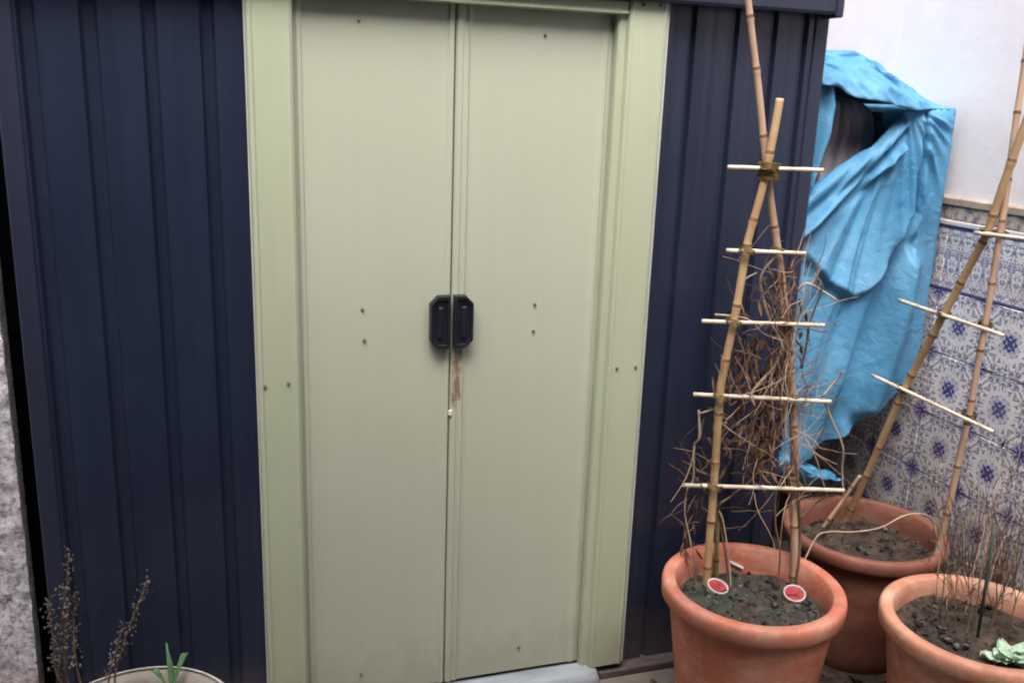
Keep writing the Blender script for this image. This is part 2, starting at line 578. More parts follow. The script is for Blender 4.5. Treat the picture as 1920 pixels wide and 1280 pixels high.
def tile_mesh(name, hy, hz):
    bm = bmesh.new()
    add_box(bm, -0.006, 0.006, -hy, hy, -hz, hz, 0.0022)
    return bm_mesh(bm, name)


tm_f = tile_mesh("tile", TH, TH)
tm_f.materials.append(MAT['tile'])
tm_b = tile_mesh("tile", TH, TH)
tm_b.materials.append(MAT['tile_border'])
tm_t = tile_mesh("trim_tile", TH, 0.0195)
tm_t.materials.append(MAT['tile_top'])
rt = random.Random(4)
for j in range(-12, 9):
    y = -0.02 + j * P_T
    for k in range(7):
        z = 1.226 - P_T * (k + 0.5)
        o = link("tile", tm_b if k == 0 else tm_f, wall)
        o.location = (rt.uniform(-0.0012, 0.0012), y, z - GZ)
        o.rotation_euler = (0, rt.uniform(-0.004, 0.004), rt.uniform(-0.004, 0.004))
    o = link("trim_tile", tm_t, wall)
    o.location = (0.0, y, 1.264 - GZ)

# ---------------------------------------------------------------- the other patio walls, unseen; facing and left ones added for shade
w = link("rear_wall", box("rear_wall", -2.2, 2.315, 2.005, 2.2, GZ, 2.75), None, 'plaster')
tag(w, "white plastered wall closing the patio behind the metal shed", "wall")
w = link("added_facing_wall", box("added_facing_wall", -2.2, 2.315, -4.25, -4.005, GZ, 4.2), None, 'cement')  # unseen, added so less sky light reaches the lower doors
tag(w, "tall unseen grey cement wall added opposite the shed to shade its lower part", "wall")
w = link("added_side_wall", box("added_side_wall", -2.4, -2.205, -4.25, 2.2, GZ, 2.75), None, 'cement')  # unseen, added to keep out low light from the left
tag(w, "unseen grey cement wall added on the left side to cut low light", "wall")
# rough stone pier beside the shed
bm = bmesh.new()
WTOP = 2.30
nx, nz = 60, 220
x0, x1 = -2.0, -0.448
def rough(x, z):
    return 0.005 * noise.fractal(Vector((x * 26, 1.7, z * 26)), 0.8, 2.1, 5) + 0.006 * noise.noise(Vector((x * 4, 3, z * 4)))
g = []
for i in range(nx + 1):
    t = 1 - (1 - i / nx) ** 1.0
    row = []
    for k in range(nz + 1):
        z = GZ + (WTOP - GZ) * k / nz
        x = x1 - (x1 - x0) * (1 - t) ** 2.6
        ex = 0.003 * noise.fractal(Vector((9, 2, z * 16)), 0.8, 2.1, 4) if i == nx else 0
        row.append(bm.verts.new((x + ex, 0.03 - rough(x, z), z)))
    g.append(row)
back = [bm.verts.new((x1, 0.09, GZ + (WTOP - GZ) * k / nz)) for k in range(nz + 1)]
for i in range(nx):
    for k in range(nz):
        bm.faces.new((g[i][k], g[i + 1][k], g[i + 1][k + 1], g[i][k + 1]))
front = [bm.verts.new(v.co) for v in g[nx]]
for k in range(nz):
    bm.faces.new((front[k], back[k], back[k + 1], front[k + 1]))
tops = [r[nz] for r in g]
vb = bm.verts.new((x0, 0.09, WTOP))
bm.faces.new([bm.verts.new(v.co) for v in tops] + [back[nz], vb])
w = link("stone_wall", bm_mesh(bm, "stone_wall", True), None, 'rough')
tag(w, "rough grey rendered stone wall with brown patches at the left edge beside the shed", "wall")

w = link("gap_shade_panel", box("gap_shade_panel", -2.2, -0.408, 0.22, 0.25, GZ, 2.5), None, 'black')  # black panel added where the gap holds only deep shade
tag(w, "black panel added as painted shade in the narrow gap between rough stone wall and shed", "shade panel")
# unseen slab added overhead behind the camera, darkens the shed towards its foot
w = link("overhead_shade_slab", box("overhead_shade_slab", -2.2, 1.05, -4.0, -1.27, 2.70, 2.86), None, 'cement')
tag(w, "unseen grey concrete slab added over the near half of the patio to block sky light", "shade slab")

# ================================================================ SHED
shed = thing("metal_shed", "dark slate blue ribbed metal garden shed with pale sage double doors", "shed", (0.55, 0.0, GZ))
ZB, ZT = -0.036, 1.80


def ribbed(name, xa, xb, ribs, off=0.0):
    """steel sheet with narrow pressed grooves"""
    prof = [(xa, 0.0)]
    for (a, b) in ribs:
        prof += [(a, 0.0), (a + 0.006, 0.013), (b - 0.006, 0.013), (b, 0.0)]
        # a faint stiffening crease in the pan beside each groove
    prof.append((xb, 0.0))
    full = []
    for i, (x, d) in enumerate(prof):
        full.append((x, d))
        if i + 1 < len(prof) and d == 0.0 and prof[i + 1][1] == 0.0 and prof[i + 1][0] - x > 0.05:
            mid = (x + prof[i + 1][0]) / 2
            full += [(mid - 0.014, 0.0), (mid, 0.0010), (mid + 0.014, 0.0)]
    bm = bmesh.new()
    zs = [ZB + (ZT - ZB) * k / 24 for k in range(25)]
    cols = []
    for (x, d) in full:
        cols.append([bm.verts.new((x, off + d + 0.0016 * noise.noise(Vector((x * 7, 0.3, z * 2.3))), z)) for z in zs])
    for i in range(len(cols) - 1):
        for k in range(24):
            bm.faces.new((cols[i][k], cols[i + 1][k], cols[i + 1][k + 1], cols[i][k + 1]))
    return bm_mesh(bm, name)


def sheet_obj(me):
    o = part("wall_panel", me, shed, 'slate')
    s = o.modifiers.new("thickness", 'SOLIDIFY')
    s.thickness = 0.002
    s.offset = -1
    return o


sheet_obj(ribbed("wall_panel", -0.372, -0.168, [(-0.356, -0.322), (-0.241, -0.205)], 0.0))
sheet_obj(ribbed("wall_panel", -0.178, 0.10, [(-0.122, -0.091), (-0.007, 0.025)], -0.003))
sheet_obj(ribbed("wall_panel", 1.065, 1.535, [(1.150, 1.171), (1.262, 1.292), (1.376, 1.404), (1.470, 1.496)], 0.0))
# corner trims
bm = bmesh.new(); add_box(bm, -0.404, -0.364, -0.006, 0.03, ZB, ZT, 0.003)
part("corner_trim", bm_mesh(bm, "corner_trim"), shed, 'fascia')
bm = bmesh.new(); add_box(bm, 1.512, 1.553, -0.005, 0.03, ZB, ZT, 0.003)
part("corner_trim", bm_mesh(bm, "corner_trim"), shed, 'fascia')
# sides, back, roof
part("side_panel", box("side_panel", -0.402, -0.398, 0.031, 1.55, ZB, ZT), shed, 'slate')
part("side_panel", box("side_panel", 1.546, 1.550, 0.031, 1.55, ZB, ZT), shed, 'slate')
part("rear_panel", box("rear_panel", -0.402, 1.550, 1.551, 1.555, ZB, ZT), shed, 'slate')
bm = bmesh.new()
rv = [bm.verts.new(c) for c in ((-0.42, -0.05, 1.852), (1.545, -0.05, 1.852), (1.545, 1.6, 1.90), (-0.42, 1.6, 1.90))]
bm.faces.new(rv)
ro = part("roof", bm_mesh(bm, "roof"), shed, 'fascia')
sm = ro.modifiers.new("t", 'SOLIDIFY'); sm.thickness = 0.004
# eaves fascia: channel with a folded lower lip
bm = bmesh.new()
prof = [(-0.058, 1.850), (-0.062, 1.846), (-0.062, 1.790), (-0.058, 1.783), (-0.030, 1.783), (-0.030, 1.788), (-0.054, 1.790), (-0.054, 1.850)]
ends = []
for x in (-0.42, 1.524):
    ends.append([bm.verts.new((x, y, z)) for (y, z) in prof])
for k in range(len(prof)):
    bm.faces.new((ends[0][k], ends[1][k], ends[1][(k + 1) % 8], ends[0][(k + 1) % 8]))
bm.faces.new(ends[0]); bm.faces.new(ends[1][::-1])
bmesh.ops.recalc_face_normals(bm, faces=bm.faces)
part("fascia", bm_mesh(bm, "fascia"), shed, 'fascia')
bm = bmesh.new()
add_box(bm, 1.525, 1.548, -0.068, 0.03, 1.776, 1.853, 0.004)
part("fascia_end_cap", bm_mesh(bm, "fascia_end_cap"), shed, 'fascia')

# door frame
def channel(xs, z0, z1, name, inner_return=None):
    """jamb: xs = profile [(x, y)...] extruded from z0 to z1"""
    bm = bmesh.new()
    nseg = 20
    cols = [[bm.verts.new((x + 0.0008 * noise.noise(Vector((x * 9, 1, z * 3))), y + 0.0015 * noise.noise(Vector((x * 5, 4, z * 2.5))), z))
             for z in [z0 + (z1 - z0) * k / nseg for k in range(nseg + 1)]] for (x, y) in xs]
    for i in range(len(cols) - 1):
        for k in range(nseg):
            bm.faces.new((cols[i][k], cols[i + 1][k], cols[i + 1][k + 1], cols[i][k + 1]))
    o = part(name, bm_mesh(bm, name), shed, 'jamb')
    s = o.modifiers.new("t", 'SOLIDIFY'); s.thickness = 0.0015; s.offset = -1
    return o


jl = channel([(0.088, -0.002), (0.087, -0.018), (0.090, -0.024), (0.097, -0.026), (0.101, -0.023), (0.172, -0.023), (0.177, -0.025), (0.184, -0.020), (0.186, -0.004)], -0.017, 1.783, "door_jamb")
jr = channel([(0.948, -0.004), (0.949, -0.022), (0.953, -0.026), (0.968, -0.026), (0.972, -0.038), (0.978, -0.041), (0.984, -0.039), (1.058, -0.039), (1.062, -0.042), (1.068, -0.040), (1.072, -0.034), (1.070, -0.004)], -0.017, 1.783, "door_jamb")
for (xa, xb, yf) in ((0.0830, 0.0868, -0.020), (1.0725, 1.0785, -0.034)):
    part("edge_strip", box("edge_strip", xa, xb, yf, -0.001, -0.017, 1.782, 0.0015), shed, 'edge')
bm = bmesh.new()
add_box(bm, 0.185, 0.968, -0.036, -0.014, 1.752, 1.783, 0.003)
add_box(bm, 0.185, 0.968, -0.039, -0.0365, 1.754, 1.760)
part("door_header", bm_mesh(bm, "door_header"), shed, 'jamb')

# doors
def leaf(xs, z0, z1):
    bm = bmesh.new()
    nseg = 24
    cols = [[bm.verts.new((x, y + 0.0022 * noise.noise(Vector((x * 3.5, 8, z * 1.9))), z)) for z in [z0 + (z1 - z0) * k / nseg for k in range(nseg + 1)]] for (x, y) in xs]
    for i in range(len(cols) - 1):
        for k in range(nseg):
            bm.faces.new((cols[i][k], cols[i + 1][k], cols[i + 1][k + 1], cols[i][k + 1]))
    o = part("door", bm_mesh(bm, "door"), shed, 'door')
    s = o.modifiers.new("t", 'SOLIDIFY'); s.thickness = 0.0015; s.offset = -1
    return o


def spread(a, b, y, n):
    return [(a + (b - a) * i / n, y) for i in range(n + 1)]


dl = leaf([(0.172, 0.0), (0.192, 0.0), (0.195, -0.003), (0.203, -0.003), (0.206, 0.001)] + spread(0.212, 0.535, 0.0, 8) + [(0.540, -0.004), (0.549, -0.004), (0.5524, 0.0), (0.5524, 0.016)], -0.012, 1.768)
dr = leaf([(0.5557, 0.018), (0.5557, -0.001), (0.560, -0.006), (0.570, -0.006), (0.574, -0.002), (0.583, -0.002), (0.586, -0.005), (0.590, 0.0)] + spread(0.60, 0.915, 0.001, 8) + [(0.925, -0.002), (0.934, -0.002), (0.938, 0.001), (0.960, 0.001)], -0.012, 1.768)
dl['label'] = "left hand door leaf"
dr['label'] = "right hand door leaf with a rust run below its handle"
# dark slot behind the meeting edges
part("meeting_strip", box("meeting_strip", 0.545, 0.563, 0.020, 0.024, -0.012, 1.766), shed, 'jamb')


def subpart(name, me, parent, mat):
    o = link(name, me, parent, mat)      # the leaf keeps world coordinates under the shed
    return o


def handle(side):
    s = side
    xc = 0.5535 + s * 0.0048
    w_, h0, h1 = 0.0500, 0.944, 1.078
    ch = 0.020
    out = [(xc, h0), (xc + s * (w_ - ch), h0), (xc + s * w_, h0 + ch), (xc + s * w_, h1 - ch), (xc + s * (w_ - ch), h1), (xc, h1)]
    cx, cz = xc + s * w_ / 2, (h0 + h1) / 2
    ins = [(cx + (x - cx) * 0.72, cz + (z - cz) * 0.86) for (x, z) in out]
    bm = bmesh.new()
    A = [bm.verts.new((x, -0.005, z)) for x, z in out]
    B = [bm.verts.new((cx + (x - cx) * (0.95 if (x - cx) * s > 0 else 1.0), -0.024, cz + (z - cz) * 0.97)) for x, z in out]
    Cc = [bm.verts.new((x, -0.024, z)) for x, z in ins]
    Dd = [bm.verts.new((cx + (x - cx) * 0.95, -0.0185, cz + (z - cz) * 0.97)) for x, z in ins]
    n = len(out)
    for a, b in ((A, B), (B, Cc), (Cc, Dd)):
        for k in range(n):
            bm.faces.new((a[k], a[(k + 1) % n], b[(k + 1) % n], b[k]))
    bm.faces.new(Dd)
    # finger bar across the recess
    add_box(bm, min(cx - 0.006, cx + 0.006), max(cx - 0.006, cx + 0.006), -0.0232, -0.0190, h0 + 0.028, h1 - 0.028, 0.002)
    bmesh.ops.recalc_face_normals(bm, faces=bm.faces)
    return bm_mesh(bm, "handle")


subpart("handle", handle(-1), dl, 'handle')
subpart("handle", handle(1), dr, 'handle')


def screw_mesh(r):
    bm = bmesh.new()
    for (rr, y) in ((r * 1.5, 0.0), (r * 1.4, -0.0012), (r, -0.002), (r * 0.8, -0.0045)):
        pass
    rings = [[bm.verts.new((rr * math.cos(k * math.pi / 4), y, rr * math.sin(k * math.pi / 4))) for k in range(8)] for rr, y in ((r * 1.5, 0.001), (r * 1.4, -0.0014), (r, -0.002), (r * 0.8, -0.0045))]
    for i in range(3):
        for k in range(8):
            bm.faces.new((rings[i][k], rings[i + 1][k], rings[i + 1][(k + 1) % 8], rings[i][(k + 1) % 8]))
    bm.faces.new(rings[3][::-1])
    bmesh.ops.recalc_face_normals(bm, faces=bm.faces)
    return bm_mesh(bm, "screw")


SC = screw_mesh(0.0029)
SC.materials.append(MAT['screw'])
for (x, z) in ((0.332, 1.704), (0.336, 1.047), (0.340, 0.971), (0.326, 0.051)):
    o = link("screw", SC, dl); o.location = (x, -0.0005, z)
for (x, z) in ((0.773, 1.696), (0.775, 1.045), (0.774, 0.975), (0.770, 0.058)):
    o = link("screw", SC, dr); o.location = (x, 0.0, z)
for par, pts in ((jl, ((0.102, 0.876), (0.156, 0.880), (0.102, 1.778), (0.156, 1.778))), (jr, ((0.997, 0.875), (1.051, 0.875), (1.005, 1.776), (1.050, 1.777)))):
    for (x, z) in pts:
        o = link("screw", SC, par); o.location = (x, -0.0235 if x < 0.5 else -0.0395, z)
o = link("catch", box("catch", 0.5515, 0.561, -0.009, -0.002, 0.763, 0.779, 0.003, 2), dr, 'chip')
# threshold rail with rounded end, base rail
bm = bmesh.new()
prof = [(-0.004, GZ), (-0.004, -0.016), (-0.018, -0.013), (-0.040, -0.018), (-0.060, -0.032), (-0.066, -0.046), (-0.066, GZ)]
xs = [-0.05 + 1.03 * i / 30 for i in range(31)] + [0.988, 0.996, 1.000]
rows = []
for i, x in enumerate(xs):
    sh = 1.0 if x <= 0.981 else {0.988: 0.94, 0.996: 0.8, 1.0: 0.55}[round(x, 3)]
    rows.append([bm.verts.new((x, -0.004 + (y + 0.004) * (0.5 + 0.5 * sh), GZ + (z - GZ) * sh + 0.0008 * noise.noise(Vector((x * 20, y * 30, 0))))) for (y, z) in prof])
for i in range(len(rows) - 1):
    for k in range(len(prof) - 1):
        bm.faces.new((rows[i][k], rows[i][k + 1], rows[i + 1][k + 1], rows[i + 1][k]))
bm.faces.new(rows[-1]); bm.faces.new(rows[0][::-1])
bmesh.ops.recalc_face_normals(bm, faces=bm.faces)
part("threshold", bm_mesh(bm, "threshold", True), shed, 'zinc')
bm = bmesh.new()
add_box(bm, 1.004, 1.556, -0.042, 0.03, GZ, -0.037, 0.003)
part("base_rail", bm_mesh(bm, "base_rail"), shed, 'base')
bm = bmesh.new()
add_box(bm, -0.405, -0.055, -0.042, 0.03, GZ, -0.037, 0.003)
part("base_rail", bm_mesh(bm, "base_rail"), shed, 'base')

# ================================================================ TARP over a timber rack
rack = thing("timber_rack", "dark timber rack hidden under the blue tarpaulin between shed and tiled wall", "rack", (1.8, 0.35, GZ))
for (x, y, zt) in ((1.60, 0.23, 1.60), (1.86, 0.45, 1.51), (1.60, 0.62, 1.62), (2.05, 0.62, 1.53)):
    part("post", box("post", x - 0.02, x + 0.02, y - 0.02, y + 0.02, GZ, zt, 0.003), rack, 'rack')
part("rail", box("rail", 1.58, 2.072, 0.385, 0.415, 1.515, 1.548, 0.003), rack, 'rack')
part("rail", box("rail", 1.58, 2.072, 0.60, 0.64, 1.50, 1.545, 0.003), rack, 'rack')
part("rail", box("rail", 2.035, 2.070, 0.416, 0.60, 1.505, 1.545, 0.003), rack, 'rack')
part("shelf", box("shelf", 1.575, 1.84, 0.13, 0.66, 0.67, 0.70, 0.003), rack, 'rack')
bm = bmesh.new()
NA, NZ = 96, 70
rows = []
for k in range(NZ + 1):
    t = k / NZ
    z = 0.703 + 0.885 * t
    prof_r = 0.85 + 0.25 * math.sin(t * 5.5) if t < 0.9 else (0.85 + 0.25 * math.sin(t * 5.5)) * math.sqrt(max(0.0, 1 - ((t - 0.9) / 0.1) ** 2))
    row = []
    for q in range(NA):
        a = 2 * math.pi * q / NA
        fold = 0.5 - abs(noise.noise(Vector((math.cos(a) * 4.5, math.sin(a) * 4.5, t * 2.2)))) * 1.6 + 0.4 * noise.noise(Vector((math.cos(a) * 11, math.sin(a) * 11, t * 6)))
        r = prof_r * (1 + 0.26 * fold)
        row.append(bm.verts.new((1.800 + 0.185 * r * math.cos(a), 0.250 + 0.105 * r * math.sin(a), z)))
    rows.append(row)
for k in range(NZ):
    for q in range(NA):
        bm.faces.new((rows[k][q], rows[k][(q + 1) % NA], rows[k + 1][(q + 1) % NA], rows[k + 1][q]))
bm.faces.new(rows[0][::-1])
b = link("plastic_bundle", bm_mesh(bm, "plastic_bundle", True), None, 'bundle')
tag(b, "upright bundle of crumpled greyish plastic showing in the opening of the blue tarpaulin", "bundle")

TOP = [(1.572, 1.30), (1.613, 1.339), (1.701, 1.399), (1.809, 1.46), (1.88, 1.53), (1.903, 1.556), (1.986, 1.561), (2.075, 1.563)]
HEM = [(1.572, 0.36), (1.619, 0.44), (1.728, 0.491), (1.854, 0.559), (1.942, 0.631), (2.046, 0.74), (2.075, 0.86), (2.09, 0.90)]
LIP = [(1.572, 1.612), (1.624, 1.610), (1.682, 1.585), (1.789, 1.574), (1.878, 1.556), (1.905, 1.557), (1.986, 1.562), (2.075, 1.564)]
CRN = [(1.572, 1.690), (1.70, 1.705), (1.80, 1.705), (1.89, 1.675), (1.95, 1.630), (2.00, 1.595), (2.045, 1.578), (2.075, 1.573)]


def interp(tab, x):
    if x <= tab[0][0]:
        return tab[0][1]
    for (a, za), (b, zb) in zip(tab, tab[1:]):
        if x <= b:
            return za + (zb - za) * (x - a) / (b - a)
    return tab[-1][1]


def pl_dist(x, z, pl):
    """signed distance to a polyline in the sheet; sign + on its upper/left side; also run fraction"""
    best = (9, 0, 0)
    p = Vector((x, z))
    n = len(pl) - 1
    for i in range(n):
        a, b = Vector(pl[i]), Vector(pl[i + 1])
        d = b - a
        t = max(0, min(1, (p - a).dot(d) / d.length_squared))
        q = a + d * t
        dist = (p - q).length
        if dist < best[0]:
            sgn = 1 if d.x * (p.y - a.y) - d.y * (p.x - a.x) > 0 else -1
            best = (dist, sgn, (i + t) / n)
    return best


VAL1 = [(1.90, 1.497), (1.774, 1.356), (1.679, 1.266), (1.56, 1.165)]
BRI1 = [(1.885, 1.45), (1.844, 1.407), (1.681, 1.291), (1.56, 1.19)]
VAL2 = [(1.86, 1.38), (1.70, 1.272), (1.56, 1.14)]
VEE = [(1.56, 1.20), (1.643, 1.130), (1.70, 1.075), (1.786, 1.030), (1.86, 1.075), (1.937, 1.155), (1.965, 1.25)]
DEEP = [(1.972, 1.56), (1.979, 1.265), (1.940, 1.147), (1.876, 0.947), (1.821, 0.682), (1.80, 0.52)]
LOWF = [(1.99, 1.10), (1.965, 0.90), (1.93, 0.66)]


def tarp_y(x, z):
    y = 0.085
    ztop = interp(TOP, x)
    d, s, f = pl_dist(x, z, VAL1)
    y += 0.034 * math.exp(-(d / 0.010) ** 2)
    d, s, f = pl_dist(x, z, BRI1)
    y -= 0.030 * math.exp(-(d / 0.013) ** 2)
    d, s, f = pl_dist(x, z, VAL2)
    y += 0.008 * math.exp(-(d / 0.012) ** 2)
    # rolled edge along the opening
    if x < 1.9:
        e = ztop - z
        y -= 0.020 * math.exp(-((e - 0.03) / 0.03) ** 2)
        y += 0.020 * math.exp(-(e / 0.010) ** 2)
    d, s, f = pl_dist(x, z, VEE)
    amp = 0.030 * math.sin(math.pi * min(1, max(0, 0.12 + 0.8 * f)))
    y -= amp * (math.exp(-d / 0.075) if s > 0 else math.exp(-(d / 0.018) ** 2))
    d, s, f = pl_dist(x, z, DEEP)
    y += 0.060 * math.exp(-(d / (0.007 + 0.03 * f)) ** 2)
    y -= 0.020 * math.exp(-d / 0.05) if s > 0 else 0.030 * math.exp(-d / 0.04)
    d, s, f = pl_dist(x, z, LOWF)
    y -= 0.030 * math.exp(-(d / 0.035) ** 2)
    y += 0.020 * math.exp(-((d - 0.07) / 0.03) ** 2) if s < 0 else 0
    # the foot of the sheet swings in
    y += 0.05 * max(0, 0.75 - z) / 0.4
    # pleats fanning out from where the sheet is gathered at the top
    kx, kz = x - 1.90, z - 1.585
    rr = math.hypot(kx, kz)
    th = math.atan2(kx, -kz)
    a1 = noise.noise(Vector((th * 5.2, rr * 0.7, 11.0)))
    a2 = noise.noise(Vector((th * 12.0, rr * 1.3, 17.0)))
    fan = min(1, rr / 0.18) * (1.0 if rr < 0.55 else max(0.55, 1 - (rr - 0.55)))
    fan *= max(0.15, min(1, (2.085 - x) / 0.09))
    y -= fan * (0.044 * (0.45 - abs(a1)) + 0.010 * (0.45 - abs(a2)))
    q = Vector((x * 5 + z * 2.0, z * 3.0 - x * 2.2, 2.0))
    y += 0.006 * noise.noise(q) + 0.003 * (0.35 - abs(noise.noise(q * 2.3))) + 0.0015 * (0.3 - abs(noise.noise(q * 5.1)))
    return max(y, 0.012)


tarp_bm = bmesh.new()


def grid_surface(bm, fn, nu, nv):
    g = [[bm.verts.new(fn(i / nu, j / nv)) for j in range(nv + 1)] for i in range(nu + 1)]
    for i in range(nu):
        for j in range(nv):
            bm.faces.new((g[i][j], g[i + 1][j], g[i + 1][j + 1], g[i][j + 1]))
    return g


def f_front(s, t):
    x = 1.572 + (2.078 - 1.572) * s
    zt, zh = interp(TOP, x), interp(HEM, x)
    zh += 0.012 * noise.noise(Vector((x * 16, 3, 0)))
    z = zt + (zh - zt) * t
    y = tarp_y(x, z)
    if x > 1.86:                     # merges into the turned-over top edge
        k = max(0, 1 - (zt - z) / 0.03) * min(1, (x - 1.86) / 0.04)
        y = y * (1 - k) + 0.085 * k
    xe = x + (0.022 * max(0, 1.2 - z) if s > 0.85 else 0) * (s - 0.85) / 0.15
    return (min(xe, 2.100), y, z)


grid_surface(tarp_bm, f_front, 130, 190)


def f_hood(s, r):
    x = 1.572 + (2.078 - 1.572) * s
    zl, zc = interp(LIP, x), interp(CRN, x)
    k = max(0, min(1, (2.00 - x) / 0.10))       # 1 in the hood, 0 over the flat end
    if r < 0.5:
        a = r / 0.5
        y = 0.085 - k * 0.05 * (1 - a) ** 2 - k * 0.02 * math.sin(math.pi * min(1, a * 3)) + (0.06 + 0.13 * k) * a ** 1.15
        zc = 1.55 + (zc - 1.55) * (1 + 0.085 * k)
        z = zl + (zc - zl) * (math.sin(a * math.pi / 2) ** 0.95) * (0.96)
    else:
        a = (r - 0.5) / 0.5
        y = 0.145 + 0.13 * k + (0.52 - 0.13 * k) * a
        zc = 1.55 + (zc - 1.55) * (1 + 0.085 * k)
        z = zl + (zc - zl) * (0.96 + 0.04 * math.sin(a * math.pi)) - k * 0.10 * a * a
    if k > 0:
        # gathered creases running across the hood
        c1 = 0.6 - 2.0 * abs(noise.noise(Vector((x * 9, r * 5, 1.0)))) + 0.6 * (0.4 - abs(noise.noise(Vector((x * 22 + r * 9, r * 5, 4.0))))) * 2
        ridge = 1 - abs(noise.noise(Vector((x * 8 - r * 4, r * 11 + x * 9, 7.0)))) * 2
        gath = math.exp(-((x - 1.665 + 0.05 * r) / 0.016) ** 2)
        y -= k * (0.022 * c1 + 0.016 * ridge - 0.030 * gath) * math.sin(math.pi * min(1, 0.15 + r))
        z += k * 0.012 * c1 * (1 if 0.05 < r < 0.9 else 0)
    return (x, max(y, 0.008), z)


grid_surface(tarp_bm, f_hood, 110, 70)


def f_flap(s, t):
    z = 1.615 - 0.28 * t
    xr = interp([(0, 1.640), (0.2, 1.660), (0.45, 1.652), (0.75, 1.622), (1, 1.600)], t)
    x = 1.572 + (xr - 1.572) * s
    y = 0.060 - 0.022 * math.sin(math.pi * s) + 0.010 * noise.noise(Vector((x * 20, z * 12, 5))) + 0.012 * (1 - math.cos(6.28 * s * 1.5)) * 0.5
    return (x, y, z)


grid_surface(tarp_bm, f_flap, 24, 50)


def f_side(s, t):
    y = 0.086 + 0.58 * s
    zt = 1.563 + 0.011 * min(1, s * 9)
    zh = 0.88 + 0.12 * math.sin(s * 3)
    z = zt + (zh - zt) * t
    x = 2.079 + 0.012 * noise.noise(Vector((y * 6, z * 4, 3))) * min(1, t * 8) + 0.004
    return (x, y, z)


grid_surface(tarp_bm, f_side, 30, 40)


def f_back(s, t):
    x = 1.572 + (2.083 - 1.572) * s
    z = interp(CRN, x) - 0.03 - 1.0 * t
    return (x, 0.675 + 0.012 * noise.noise(Vector((x * 7, z * 5, 3))), max(z, 0.5))


grid_surface(tarp_bm, f_back, 30, 40)


def f_lap(s, t):
    # the lower lap of the sheet lying over the shelf end
    x = 1.575 + 0.285 * s
    zc = interp([(1.575, 0.60), (1.669, 0.545), (1.755, 0.47), (1.86, 0.425)], x)
    z = zc - 0.075 * t * (1 - 0.88 * s ** 1.5) - 0.06 * t * (1 - s) + 0.016 * noise.noise(Vector((x * 22, t * 2.5, 4)))
    y = 0.150 - 0.060 * math.sin(math.pi * (0.15 + 0.7 * t)) + 0.030 * (0.4 - abs(noise.noise(Vector((x * 17, t * 3, 9)))))
    return (x, y, z)


grid_surface(tarp_bm, f_lap, 40, 16)
bmesh.ops.remove_doubles(tarp_bm, verts=tarp_bm.verts, dist=0.0015)
tarp = link("tarpaulin", bm_mesh(tarp_bm, "tarpaulin", True), None, 'tarp')
tag(tarp, "bright blue plastic tarpaulin draped and folded over a rack between shed and tiled wall", "tarpaulin")
sm = tarp.modifiers.new("thickness", 'SOLIDIFY')
sm.thickness = 0.0015
sm.offset = 0

